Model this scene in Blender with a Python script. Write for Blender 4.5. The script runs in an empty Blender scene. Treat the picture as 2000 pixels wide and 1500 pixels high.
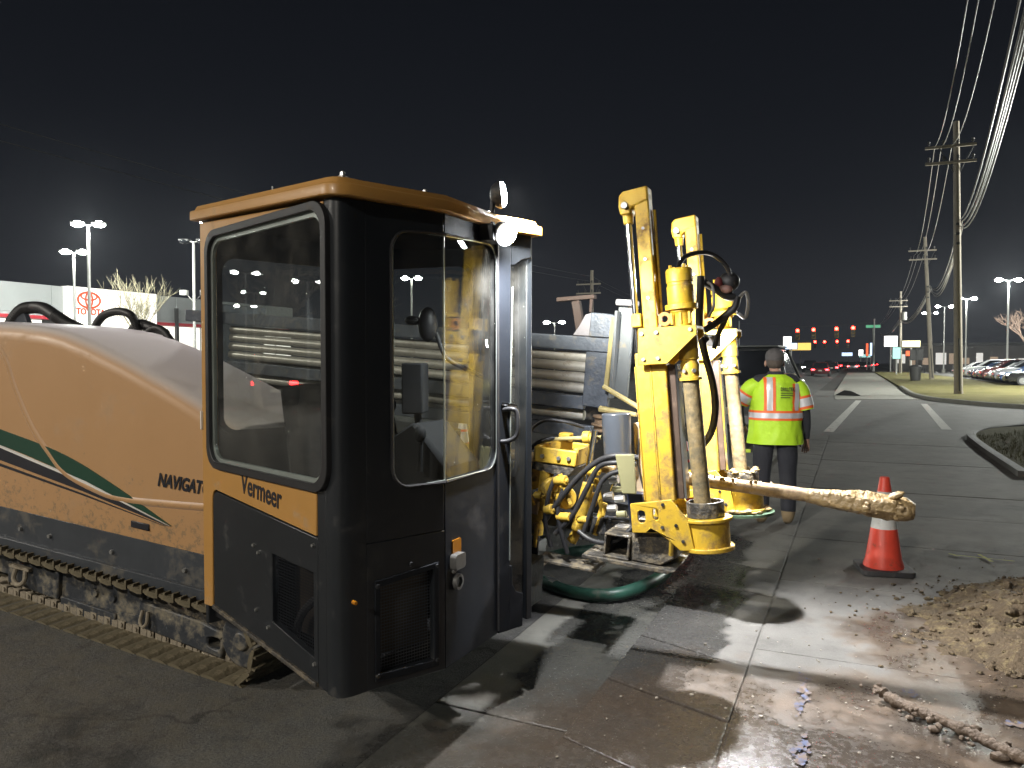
import bpy, bmesh, math, random
from mathutils import Vector, Matrix, noise
from mathutils.geometry import tessellate_polygon

R = math.radians
rnd = random.Random(11)
scene = bpy.context.scene
COL = scene.collection

# ------------------------------------------------------------------ camera, sky, exposure
cam_data = bpy.data.cameras.new('camera')
cam_data.sensor_width = 36.0
cam_data.lens = 27.0
cam_data.clip_start = 0.05
cam_data.clip_end = 3000.0
camera = bpy.data.objects.new('camera', cam_data)
COL.objects.link(camera)
camera.location = (0.0, 0.0, 1.6)
camera.rotation_euler = (R(90.0) - math.atan(45 / 1500), 0.0, R(24.07))
scene.camera = camera

scene.render.engine = 'CYCLES'
scene.cycles.use_denoising = True
scene.cycles.use_adaptive_sampling = True
scene.cycles.adaptive_threshold = 0.04
scene.cycles.adaptive_min_samples = 16
scene.cycles.volume_bounces = 0
scene.cycles.max_bounces = 5
scene.cycles.diffuse_bounces = 2
scene.cycles.glossy_bounces = 2
scene.cycles.transparent_max_bounces = 12
scene.cycles.sample_clamp_indirect = 4.0
scene.cycles.caustics_reflective = False
scene.cycles.caustics_refractive = False
scene.view_settings.view_transform = 'Standard'
scene.view_settings.look = 'None'
scene.view_settings.exposure = 0.15
scene.view_settings.gamma = 1.0
scene.view_settings.use_curve_mapping = False

world = bpy.data.worlds.new('World')
scene.world = world
world.use_nodes = True
wn = world.node_tree
wn.nodes.clear()
w_out = wn.nodes.new('ShaderNodeOutputWorld')
w_bg = wn.nodes.new('ShaderNodeBackground')
w_tc = wn.nodes.new('ShaderNodeTexCoord')
w_sep = wn.nodes.new('ShaderNodeSeparateXYZ')
w_ramp = wn.nodes.new('ShaderNodeValToRGB')
w_ramp.color_ramp.elements[0].position = 0.0
w_ramp.color_ramp.elements[0].color = (0.0175, 0.0185, 0.0225, 1)
w_ramp.color_ramp.elements[1].position = 0.55
w_ramp.color_ramp.elements[1].color = (0.0032, 0.0040, 0.0060, 1)
e_mid = w_ramp.color_ramp.elements.new(0.2)
e_mid.color = (0.0066, 0.0078, 0.0110, 1)
wn.links.new(w_tc.outputs['Generated'], w_sep.inputs[0])
wn.links.new(w_sep.outputs['Z'], w_ramp.inputs[0])
wn.links.new(w_ramp.outputs[0], w_bg.inputs['Color'])
w_bg.inputs['Strength'].default_value = 1.0
wn.links.new(w_bg.outputs[0], w_out.inputs[0])

HAZE = 0.00030
# lamp powers, all of them sitting in lamps built further down
P_STREET = 2000.0      # street lamps on the near side of the road
P_CAB = 270.0          # flood lamp under the cab roof
P_CAB_TOP = 650.0       # flood lamp on the cab roof
P_DRILL = 480.0        # flood lamp between the two stake-down masts
P_LOT = 9500.0         # parking-lot heads
P_PLATE = 34.0         # back lens of the mast lamp, facing the far bracket

# ------------------------------------------------------------------ materials
MATS = {}
def nodes_of(name):
    m = bpy.data.materials.new(name)
    m.use_nodes = True
    nt = m.node_tree
    b = nt.nodes['Principled BSDF']
    return m, nt, b

def surf(name, col, rough=0.5, metal=0.0, var=0.12, scale=5.0, dirt=None, dirt_amt=0.0, dirt_scale=5.0,
         bump=0.0, bump_scale=60.0, spec=0.5, coat=0.0, world_pos=False, sheen=0.0, lit_top=None, splash=None):
    if name in MATS:
        return MATS[name]
    m, nt, b = nodes_of(name)
    L = nt.links.new
    if world_pos:
        g = nt.nodes.new('ShaderNodeNewGeometry'); vec = g.outputs['Position']
    else:
        tc = nt.nodes.new('ShaderNodeTexCoord'); vec = tc.outputs['Object']
    n1 = nt.nodes.new('ShaderNodeTexNoise')
    n1.inputs['Scale'].default_value = scale
    n1.inputs['Detail'].default_value = 6
    n1.inputs['Roughness'].default_value = 0.65
    L(vec, n1.inputs['Vector'])
    mx = nt.nodes.new('ShaderNodeMix'); mx.data_type = 'RGBA'
    mx.inputs['A'].default_value = (*[max(0, c * (1 - var)) for c in col], 1)
    mx.inputs['B'].default_value = (*[min(1, c * (1 + var)) for c in col], 1)
    L(n1.outputs['Fac'], mx.inputs['Factor'])
    out = mx.outputs['Result']
    b.inputs['Metallic'].default_value = metal
    b.inputs['Specular IOR Level'].default_value = spec
    b.inputs['Coat Weight'].default_value = coat
    if sheen:
        b.inputs['Sheen Weight'].default_value = sheen
        b.inputs['Sheen Roughness'].default_value = 0.35
        b.inputs['Sheen Tint'].default_value = (0.95, 0.9, 1.0, 1)
    rmix = nt.nodes.new('ShaderNodeMapRange')
    rmix.inputs['To Min'].default_value = max(0.02, rough * 0.8)
    rmix.inputs['To Max'].default_value = min(1.0, rough * 1.25)
    L(n1.outputs['Fac'], rmix.inputs['Value'])
    rout = rmix.outputs[0]
    if dirt is not None and dirt_amt > 0:
        n2 = nt.nodes.new('ShaderNodeTexNoise')
        n2.inputs['Scale'].default_value = dirt_scale
        n2.inputs['Detail'].default_value = 10
        n2.inputs['Roughness'].default_value = 0.72
        L(vec, n2.inputs['Vector'])
        mr = nt.nodes.new('ShaderNodeMapRange')
        mr.inputs['From Min'].default_value = 0.72 - 0.5 * dirt_amt
        mr.inputs['From Max'].default_value = 0.86 - 0.5 * dirt_amt
        L(n2.outputs['Fac'], mr.inputs['Value'])
        m2 = nt.nodes.new('ShaderNodeMix'); m2.data_type = 'RGBA'
        m2.inputs['B'].default_value = (*dirt, 1)
        L(mr.outputs[0], m2.inputs['Factor'])
        L(out, m2.inputs['A'])
        out = m2.outputs['Result']
        m3 = nt.nodes.new('ShaderNodeMix'); m3.data_type = 'FLOAT'
        m3.inputs['B'].default_value = 0.9
        L(mr.outputs[0], m3.inputs['Factor'])
        L(rout, m3.inputs['A'])
        rout = m3.outputs['Result']
        if metal > 0:
            m4 = nt.nodes.new('ShaderNodeMix'); m4.data_type = 'FLOAT'
            m4.inputs['A'].default_value = metal
            m4.inputs['B'].default_value = 0.0
            L(mr.outputs[0], m4.inputs['Factor'])
            L(m4.outputs['Result'], b.inputs['Metallic'])
    if splash:
        tz = nt.nodes.new('ShaderNodeTexCoord'); sz = nt.nodes.new('ShaderNodeSeparateXYZ'); L(tz.outputs['Object'], sz.inputs[0])
        zr = nt.nodes.new('ShaderNodeMapRange')
        for k_, v_ in zip(('From Min', 'From Max', 'To Min', 'To Max'), (splash[1], splash[0], 0.0, 0.16)): zr.inputs[k_].default_value = v_
        L(sz.outputs['Z'], zr.inputs['Value'])
        ns = nt.nodes.new('ShaderNodeTexNoise'); ns.inputs['Scale'].default_value = 26; ns.inputs['Detail'].default_value = 6; ns.inputs['Roughness'].default_value = 0.8
        L(tz.outputs['Object'], ns.inputs['Vector'])
        ad = nt.nodes.new('ShaderNodeMath'); ad.operation = 'ADD'; L(ns.outputs['Fac'], ad.inputs[0]); L(zr.outputs[0], ad.inputs[1])
        th = nt.nodes.new('ShaderNodeMapRange')
        for k_, v_ in zip(('From Min', 'From Max', 'To Min', 'To Max'), (0.66, 0.74, 0.0, 0.75)): th.inputs[k_].default_value = v_
        L(ad.outputs[0], th.inputs['Value'])
        m6 = nt.nodes.new('ShaderNodeMix'); m6.data_type = 'RGBA'; m6.inputs['B'].default_value = (0.20, 0.15, 0.09, 1)
        L(th.outputs[0], m6.inputs['Factor']); L(out, m6.inputs['A']); out = m6.outputs['Result']
    if lit_top:  # paints light on up-facing faces by blending them towards a pale tone
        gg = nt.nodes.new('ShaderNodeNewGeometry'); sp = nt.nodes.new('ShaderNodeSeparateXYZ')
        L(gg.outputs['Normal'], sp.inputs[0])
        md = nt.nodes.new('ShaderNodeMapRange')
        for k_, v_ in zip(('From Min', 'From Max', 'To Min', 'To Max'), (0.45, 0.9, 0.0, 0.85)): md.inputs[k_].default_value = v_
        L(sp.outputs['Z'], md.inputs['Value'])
        m5 = nt.nodes.new('ShaderNodeMix'); m5.data_type = 'RGBA'; m5.inputs['B'].default_value = (*lit_top, 1)
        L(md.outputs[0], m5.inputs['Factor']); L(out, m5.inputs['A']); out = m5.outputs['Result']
    L(out, b.inputs['Base Color'])
    L(rout, b.inputs['Roughness'])
    if bump > 0:
        n3 = nt.nodes.new('ShaderNodeTexNoise')
        n3.inputs['Scale'].default_value = bump_scale
        n3.inputs['Detail'].default_value = 5
        L(vec, n3.inputs['Vector'])
        bp = nt.nodes.new('ShaderNodeBump')
        bp.inputs['Strength'].default_value = bump
        bp.inputs['Distance'].default_value = 0.02
        L(n3.outputs['Fac'], bp.inputs['Height'])
        L(bp.outputs[0], b.inputs['Normal'])
    MATS[name] = m
    return m

def emit(name, col, strength):
    if name in MATS:
        return MATS[name]
    m, nt, b = nodes_of(name)
    b.inputs['Base Color'].default_value = (*[c * 0.5 for c in col], 1)
    b.inputs['Emission Color'].default_value = (*col, 1)
    b.inputs['Emission Strength'].default_value = strength
    m.cycles.emission_sampling = 'NONE'
    MATS[name] = m
    return m

def glass(name, tint=(0.945, 0.96, 0.95), haze=0.022, ior=1.5):
    if name in MATS:
        return MATS[name]
    m = bpy.data.materials.new(name); m.use_nodes = True
    nt = m.node_tree; nt.nodes.clear(); L = nt.links.new
    o = nt.nodes.new('ShaderNodeOutputMaterial')
    tr = nt.nodes.new('ShaderNodeBsdfTransparent'); tr.inputs[0].default_value = (*tint, 1)
    gl = nt.nodes.new('ShaderNodeBsdfGlossy'); gl.inputs['Roughness'].default_value = 0.015
    df = nt.nodes.new('ShaderNodeBsdfDiffuse'); df.inputs[0].default_value = (0.5, 0.48, 0.43, 1)
    lw = nt.nodes.new('ShaderNodeLayerWeight'); lw.inputs['Blend'].default_value = 0.5
    pw = nt.nodes.new('ShaderNodeMath'); pw.operation = 'POWER'; pw.inputs[1].default_value = 4.6
    L(lw.outputs['Facing'], pw.inputs[0])
    mul = nt.nodes.new('ShaderNodeMath'); mul.operation = 'MULTIPLY_ADD'; mul.inputs[1].default_value = 0.9; mul.inputs[2].default_value = 0.045
    mul.use_clamp = True
    L(pw.outputs[0], mul.inputs[0])
    mx = nt.nodes.new('ShaderNodeMixShader')
    L(mul.outputs[0], mx.inputs[0]); L(tr.outputs[0], mx.inputs[1]); L(gl.outputs[0], mx.inputs[2])
    tc = nt.nodes.new('ShaderNodeTexCoord')
    nz = nt.nodes.new('ShaderNodeTexNoise'); nz.inputs['Scale'].default_value = 7; nz.inputs['Detail'].default_value = 8
    L(tc.outputs['Object'], nz.inputs['Vector'])
    mr = nt.nodes.new('ShaderNodeMapRange')
    mr.inputs['From Min'].default_value = 0.4; mr.inputs['From Max'].default_value = 0.8
    mr.inputs['To Min'].default_value = haze * 0.35; mr.inputs['To Max'].default_value = haze * 2.2
    L(nz.outputs['Fac'], mr.inputs['Value'])
    mx2 = nt.nodes.new('ShaderNodeMixShader')
    L(mr.outputs[0], mx2.inputs[0]); L(mx.outputs[0], mx2.inputs[1]); L(df.outputs[0], mx2.inputs[2])
    L(mx2.outputs[0], o.inputs[0])
    MATS[name] = m
    return m

MUD = (0.20, 0.135, 0.065)
DUST = (0.25, 0.215, 0.16)
orange = surf('orange paint', (0.46, 0.262, 0.115), 0.45, var=0.07, scale=2, dirt=(0.40, 0.255, 0.135), dirt_amt=0.30, dirt_scale=2.2, sheen=0.7, lit_top=(0.80, 0.755, 0.73), splash=(0.40, 0.95))
roof_orange = surf('roof paint', (0.46, 0.24, 0.062), 0.40, var=0.1, scale=8, dirt=(0.34, 0.24, 0.14), dirt_amt=0.28, dirt_scale=6, coat=0.1)
yellow = surf('yellow paint', (0.54, 0.345, 0.028), 0.45, var=0.2, scale=4, dirt=(0.24, 0.15, 0.05), dirt_amt=0.44, dirt_scale=9, bump=0.05, bump_scale=40)
yellow_dirty = surf('dirty yellow paint', (0.52, 0.34, 0.04), 0.5, var=0.25, scale=9, dirt=(0.10, 0.07, 0.04), dirt_amt=0.42, dirt_scale=10, bump=0.12, bump_scale=35)
black_paint = surf('black paint', (0.013, 0.0155, 0.019), 0.36, var=0.35, scale=2.5, dirt=(0.04, 0.039, 0.037), dirt_amt=0.30, dirt_scale=5, bump=0.03, bump_scale=120)
grey_paint = surf('dark grey paint', (0.010, 0.012, 0.016), 0.55, spec=0.2, var=0.3, scale=4, dirt=(0.045, 0.043, 0.042), dirt_amt=0.30, dirt_scale=5, bump=0.03, bump_scale=120)
skirt_mat = surf('skirt steel', (0.055, 0.062, 0.072), 0.4, metal=0.2, var=0.4, scale=3.5, dirt=(0.13, 0.115, 0.09), dirt_amt=0.35, dirt_scale=4)
track_steel = surf('track steel', (0.05, 0.056, 0.066), 0.45, metal=0.3, var=0.5, scale=7, dirt=(0.20, 0.175, 0.125), dirt_amt=0.48, dirt_scale=7, bump=0.25, bump_scale=30)
track_mud = surf('muddy track shoe', (0.12, 0.10, 0.06), 0.8, var=0.45, scale=9, dirt=(0.24, 0.20, 0.13), dirt_amt=0.42, dirt_scale=12, bump=0.4, bump_scale=35)
link_mat = surf('dusty track link', (0.25, 0.215, 0.16), 0.8, var=0.4, scale=14, dirt=(0.08, 0.07, 0.055), dirt_amt=0.3, bump=0.3, bump_scale=40)
rack_steel = surf('rack steel', (0.085, 0.10, 0.125), 0.42, metal=0.3, var=0.5, scale=10, dirt=(0.16, 0.15, 0.13), dirt_amt=0.38, dirt_scale=12, bump=0.15, bump_scale=50)
dark_steel = surf('dark steel', (0.03, 0.032, 0.036), 0.5, metal=0.3, var=0.4, scale=8, dirt=(0.12, 0.10, 0.07), dirt_amt=0.38, dirt_scale=9, bump=0.2, bump_scale=40)
mud_steel = surf('mud splashed steel', (0.06, 0.056, 0.05), 0.45, metal=0.2, var=0.6, scale=14, dirt=(0.2, 0.165, 0.11), dirt_amt=0.5, dirt_scale=18, bump=0.5, bump_scale=45)
chrome = surf('chrome rod', (0.75, 0.77, 0.78), 0.14, metal=1.0, var=0.05)
bolt_mat = surf('zinc bolt', (0.45, 0.45, 0.44), 0.35, metal=0.8, var=0.2)
rod_mat = surf('drill rod steel', (0.46, 0.445, 0.40), 0.38, metal=0.3, var=0.3, scale=9, dirt=(0.22, 0.18, 0.13), dirt_amt=0.32, dirt_scale=8)
pipe_mat = surf('wet clay on pipe', (0.25, 0.175, 0.085), 0.33, var=0.35, scale=10, dirt=(0.13, 0.085, 0.045), dirt_amt=0.46, dirt_scale=7, bump=0.25, bump_scale=45, spec=0.6)
clay = surf('wet clay', (0.22, 0.15, 0.062), 0.5, var=0.4, scale=22, dirt=(0.14, 0.09, 0.04), dirt_amt=0.4, dirt_scale=16, bump=0.8, bump_scale=40, spec=0.6)
auger_mat = surf('muddy auger tube', (0.235, 0.17, 0.075), 0.55, var=0.45, scale=9, dirt=(0.10, 0.085, 0.05), dirt_amt=0.5, dirt_scale=7, bump=0.25, bump_scale=40)
rust = surf('rusty steel', (0.035, 0.022, 0.017), 0.8, var=0.4, scale=12, bump=0.2)
rubber = surf('black rubber', (0.018, 0.018, 0.02), 0.5, var=0.3, scale=12, dirt=(0.1, 0.085, 0.06), dirt_amt=0.2)
trim = surf('aluminium trim', (0.45, 0.50, 0.47), 0.32, metal=0.7, var=0.1)
green_hose = surf('green hose', (0.022, 0.075, 0.052), 0.38, var=0.25, scale=6, dirt=(0.14, 0.13, 0.1), dirt_amt=0.28)
stripe_green = surf('green decal', (0.012, 0.055, 0.032), 0.4, var=0.1)
stripe_white = surf('white decal', (0.72, 0.70, 0.66), 0.4, var=0.05)
stripe_black = surf('black decal', (0.018, 0.018, 0.024), 0.4, var=0.1)
beige = surf('beige plate', (0.42, 0.33, 0.24), 0.55, var=0.15, scale=5, dirt=(0.15, 0.11, 0.06), dirt_amt=0.3)
olive = surf('olive plate', (0.20, 0.19, 0.095), 0.55, var=0.2, scale=8, dirt=(0.1, 0.08, 0.05), dirt_amt=0.3)
can_mat = surf('grey blue can', (0.045, 0.052, 0.065), 0.3, var=0.2, scale=5, dirt=(0.1, 0.09, 0.08), dirt_amt=0.2)
vent_dark = surf('vent filter', (0.045, 0.032, 0.02), 0.8, var=0.3)
latch_mat = surf('worn latch', (0.16, 0.16, 0.155), 0.4, metal=0.5, var=0.3, scale=30)
interior = surf('cab interior plastic', (0.012, 0.0125, 0.014), 0.75, var=0.2, spec=0.15)
interior_tan = surf('cab liner', (0.22, 0.13, 0.07), 0.7, var=0.2)
cab_glass = glass('cab glass')
lot_glass = surf('dark vehicle glass', (0.012, 0.014, 0.017), 0.06, var=0.1, spec=0.6)
tyre = surf('tyre rubber', (0.02, 0.02, 0.021), 0.75, var=0.2)
led_white = emit('led lens', (0.92, 0.96, 1.0), 160.0)
lamp_white = emit('street lamp lens', (0.97, 1.0, 0.93), 110.0)
amber = surf('amber reflector', (0.42, 0.16, 0.01), 0.25, var=0.1)

# ------------------------------------------------------------------ mesh helpers
def V(*a):
    return Vector(a)

def frame_of(d):
    d = d.normalized()
    a = Vector((0, 0, 1)) if abs(d.z) < 0.9 else Vector((1, 0, 0))
    x = d.cross(a).normalized()
    return x, d.cross(x).normalized()

class MB:
    """collects shapes that end up as one mesh"""
    def __init__(self):
        self.v = []; self.f = []; self.mi = []; self.cur = 0
    def add(self, vs, fs):
        o = len(self.v)
        self.v.extend([tuple(p) for p in vs])
        for f in fs:
            self.f.append([i + o for i in f]); self.mi.append(self.cur)
        return self
    def box(self, c, s, rot=None):
        c = Vector(c); h = Vector(s) / 2
        vs = []
        for z in (-1, 1):
            for y in (-1, 1):
                for x in (-1, 1):
                    p = Vector((x * h.x, y * h.y, z * h.z))
                    if rot is not None:
                        p = rot @ p
                    vs.append(c + p)
        return self.add(vs, [(0, 2, 3, 1), (4, 5, 7, 6), (0, 1, 5, 4), (2, 6, 7, 3), (0, 4, 6, 2), (1, 3, 7, 5)])
    def bb(self, x0, x1, y0, y1, z0, z1):
        return self.box(((x0 + x1) / 2, (y0 + y1) / 2, (z0 + z1) / 2), (x1 - x0, y1 - y0, z1 - z0))
    def cyl(self, a, b, r0, r1=None, n=16, cap=True):
        a = Vector(a); b = Vector(b); r1 = r0 if r1 is None else r1
        x, y = frame_of(b - a)
        vs = []
        for p, r in ((a, r0), (b, r1)):
            for i in range(n):
                t = 2 * math.pi * i / n
                vs.append(p + (x * math.cos(t) + y * math.sin(t)) * r)
        fs = [(i, (i + 1) % n, n + (i + 1) % n, n + i) for i in range(n)]
        if cap:
            fs += [tuple(reversed(range(n))), tuple(range(n, 2 * n))]
        return self.add(vs, fs)
    def ring(self, a, b, ro, ri, n=20):
        a = Vector(a); b = Vector(b); x, y = frame_of(b - a); vs = []
        for p, r in ((a, ro), (b, ro), (b, ri), (a, ri)):
            for i in range(n):
                t = 2 * math.pi * i / n
                vs.append(p + (x * math.cos(t) + y * math.sin(t)) * r)
        fs = []
        for k in range(4):
            for i in range(n):
                j = (i + 1) % n; k2 = (k + 1) % 4
                fs.append((k * n + i, k * n + j, k2 * n + j, k2 * n + i))
        return self.add(vs, fs)
    def tube(self, pts, r, n=8, cap=True):
        pts = [Vector(p) for p in pts]; m = len(pts)
        rs = r if isinstance(r, (list, tuple)) else [r] * m
        t0 = (pts[1] - pts[0]).normalized(); x, y = frame_of(t0); vs = []
        for i, p in enumerate(pts):
            t = (pts[min(i + 1, m - 1)] - pts[max(i - 1, 0)]).normalized()
            x = (x - t * x.dot(t)).normalized(); y = t.cross(x)
            for k in range(n):
                a = 2 * math.pi * k / n
                vs.append(p + (x * math.cos(a) + y * math.sin(a)) * rs[i])
        fs = [(i * n + k, i * n + (k + 1) % n, (i + 1) * n + (k + 1) % n, (i + 1) * n + k) for i in range(m - 1) for k in range(n)]
        if cap:
            fs += [tuple(reversed(range(n))), tuple(range((m - 1) * n, m * n))]
        return self.add(vs, fs)
    def lathe(self, prof, a, axis, n=24):
        a = Vector(a); axis = Vector(axis).normalized(); x, y = frame_of(axis); vs = []
        for r, h in prof:
            for i in range(n):
                t = 2 * math.pi * i / n
                vs.append(a + axis * h + (x * math.cos(t) + y * math.sin(t)) * max(r, 1e-4))
        m = len(prof)
        fs = [(k * n + i, k * n + (i + 1) % n, (k + 1) * n + (i + 1) % n, (k + 1) * n + i) for k in range(m - 1) for i in range(n)]
        fs += [tuple(reversed(range(n))), tuple(range((m - 1) * n, m * n))]
        return self.add(vs, fs)
    def ball(self, c, r, s=(1, 1, 1), nu=12, nv=8, rot=None, jit=0.0):
        c = Vector(c); vs = []
        for j in range(nv + 1):
            ph = math.pi * j / nv
            for i in range(nu):
                t = 2 * math.pi * i / nu
                p = Vector((math.sin(ph) * math.cos(t) * s[0], math.sin(ph) * math.sin(t) * s[1], math.cos(ph) * s[2])) * r
                if jit:
                    p *= 1 + jit * noise.noise(Vector((p.x, p.y, p.z)) * (2.2 / r) + c * 7.0)
                if rot is not None:
                    p = rot @ p
                vs.append(c + p)
        fs = [(j * nu + i, j * nu + (i + 1) % nu, (j + 1) * nu + (i + 1) % nu, (j + 1) * nu + i) for j in range(nv) for i in range(nu)]
        return self.add(vs, fs)
    def prism(self, poly, fm, d0, d1, holes=()):
        """flat plate with holes: poly in 2-D, fm(p, q, d) -> 3-D, between depths d0 and d1"""
        loops = [list(poly)] + [list(h) for h in holes]
        flat = [p for l in loops for p in l]
        tris = tessellate_polygon([[Vector((p[0], p[1], 0)) for p in l] for l in loops])
        n = len(flat); vs = [fm(p[0], p[1], d0) for p in flat] + [fm(p[0], p[1], d1) for p in flat]
        fs = [tuple(reversed(t)) for t in tris] + [tuple(i + n for i in t) for t in tris]
        o = 0
        for l in loops:
            k = len(l)
            for i in range(k):
                j = (i + 1) % k
                fs.append((o + i, o + j, o + j + n, o + i + n))
            o += k
        return self.add(vs, fs)
    def loft(self, rings, closed=True, cap=True):
        n = len(rings[0]); vs = [p for r in rings for p in r]; fs = []
        for k in range(len(rings) - 1):
            for i in range(n if closed else n - 1):
                j = (i + 1) % n
                fs.append((k * n + i, k * n + j, (k + 1) * n + j, (k + 1) * n + i))
        if cap:
            fs += [tuple(reversed(range(n))), tuple(range((len(rings) - 1) * n, len(rings) * n))]
        return self.add(vs, fs)
    def mesh(self, name, mats, smooth=35):
        me = bpy.data.meshes.new(name)
        me.from_pydata(self.v, [], self.f)
        for m in (mats if isinstance(mats, (list, tuple)) else [mats]):
            me.materials.append(m)
        if max(self.mi, default=0) > 0:
            me.polygons.foreach_set('material_index', self.mi)
        bm = bmesh.new(); bm.from_mesh(me)
        bmesh.ops.recalc_face_normals(bm, faces=bm.faces)
        bm.to_mesh(me); bm.free()
        if smooth:
            me.shade_smooth()
            me.set_sharp_from_angle(angle=R(smooth))
        me.update()
        return me
    def build(self, name, mats, parent=None, bevel=0.0, smooth=35, loc=None):
        o = bpy.data.objects.new(name, self.mesh(name, mats, smooth))
        COL.objects.link(o)
        if parent is not None:
            o.parent = parent
        if loc is not None:
            o.location = loc
        if bevel > 0:
            md = o.modifiers.new('bevel', 'BEVEL')
            md.width = bevel; md.segments = 2; md.limit_method = 'ANGLE'; md.angle_limit = R(40)
            md.harden_normals = False
        return o

def tag(o, label=None, cat=None, group=None, kind=None):
    if label: o['label'] = label
    if cat: o['category'] = cat
    if group: o['group'] = group
    if kind: o['kind'] = kind
    return o

def thing(name, label, cat, loc=(0, 0, 0), rot=(0, 0, 0), group=None):
    o = bpy.data.objects.new(name, None)
    o.empty_display_size = 0.2
    COL.objects.link(o)
    o.location = loc; o.rotation_euler = rot
    return tag(o, label, cat, group)

def instance(name, me, parent, loc=(0, 0, 0), rot=(0, 0, 0)):
    o = bpy.data.objects.new(name, me)
    COL.objects.link(o)
    if parent is not None: o.parent = parent
    o.location = loc; o.rotation_euler = rot
    return o

def copy_tree(o, parent=None):
    c = o.copy()
    COL.objects.link(c)
    c.parent = parent
    for ch in o.children:
        copy_tree(ch, c)
    return c

def spline(pts, n=8):
    P = [Vector(p) for p in pts]; P = [P[0] * 2 - P[1]] + P + [P[-1] * 2 - P[-2]]; out = []
    for i in range(1, len(P) - 2):
        for k in range(n):
            t = k / n; a, b, c, d = P[i - 1:i + 3]
            out.append(0.5 * ((2 * b) + (c - a) * t + (2 * a - 5 * b + 4 * c - d) * t * t + (3 * b - a - 3 * c + d) * t ** 3))
    out.append(P[-2])
    return out

def rrect(x0, x1, y0, y1, r, n=6):
    out = []
    for cx, cy, a0 in ((x1 - r, y1 - r, 0), (x0 + r, y1 - r, 90), (x0 + r, y0 + r, 180), (x1 - r, y0 + r, 270)):
        for k in range(n + 1):
            a = R(a0 + 90 * k / n)
            out.append((cx + r * math.cos(a), cy + r * math.sin(a)))
    return out

def text_mesh(name, body, size, mat, parent, matrix, bold=0.0, shear=0.0, extrude=0.001, align='LEFT', sx=1.0):
    c = bpy.data.curves.new(name, 'FONT')
    c.body = body; c.size = size; c.offset = bold; c.shear = shear; c.extrude = extrude; c.align_x = align
    c.resolution_u = 3
    tmp = bpy.data.objects.new(name + '_tmp', c)
    COL.objects.link(tmp)
    dg = bpy.context.evaluated_depsgraph_get()
    me = bpy.data.meshes.new_from_object(tmp.evaluated_get(dg))
    bpy.data.objects.remove(tmp); bpy.data.curves.remove(c)
    me.name = name
    me.transform(matrix @ Matrix.Diagonal((sx, 1, 1, 1)))
    me.materials.clear(); me.materials.append(mat)
    o = bpy.data.objects.new(name, me)
    COL.objects.link(o)
    if parent is not None: o.parent = parent
    return o

def basis(o, x, y):
    x = Vector(x).normalized(); y = Vector(y); y = (y - x * y.dot(x)).normalized(); z = x.cross(y)
    m = Matrix((x, y, z)).transposed().to_4x4(); m.translation = Vector(o)
    return m

def add_light(name, kind, loc, power, color=(1, 1, 1), target=None, size=0.05, spot=None, blend=0.4, parent=None):
    l = bpy.data.lights.new(name, kind)
    l.energy = power; l.color = color
    if kind == 'AREA':
        l.shape = 'DISK'; l.size = size
    else:
        l.shadow_soft_size = size
    if kind == 'SPOT':
        l.spot_size = R(spot or 120); l.spot_blend = blend
    o = bpy.data.objects.new(name, l)
    COL.objects.link(o)
    o.location = loc
    if target is not None:
        o.rotation_euler = (Vector(target) - Vector(loc)).to_track_quat('-Z', 'Y').to_euler()
    return o

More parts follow.
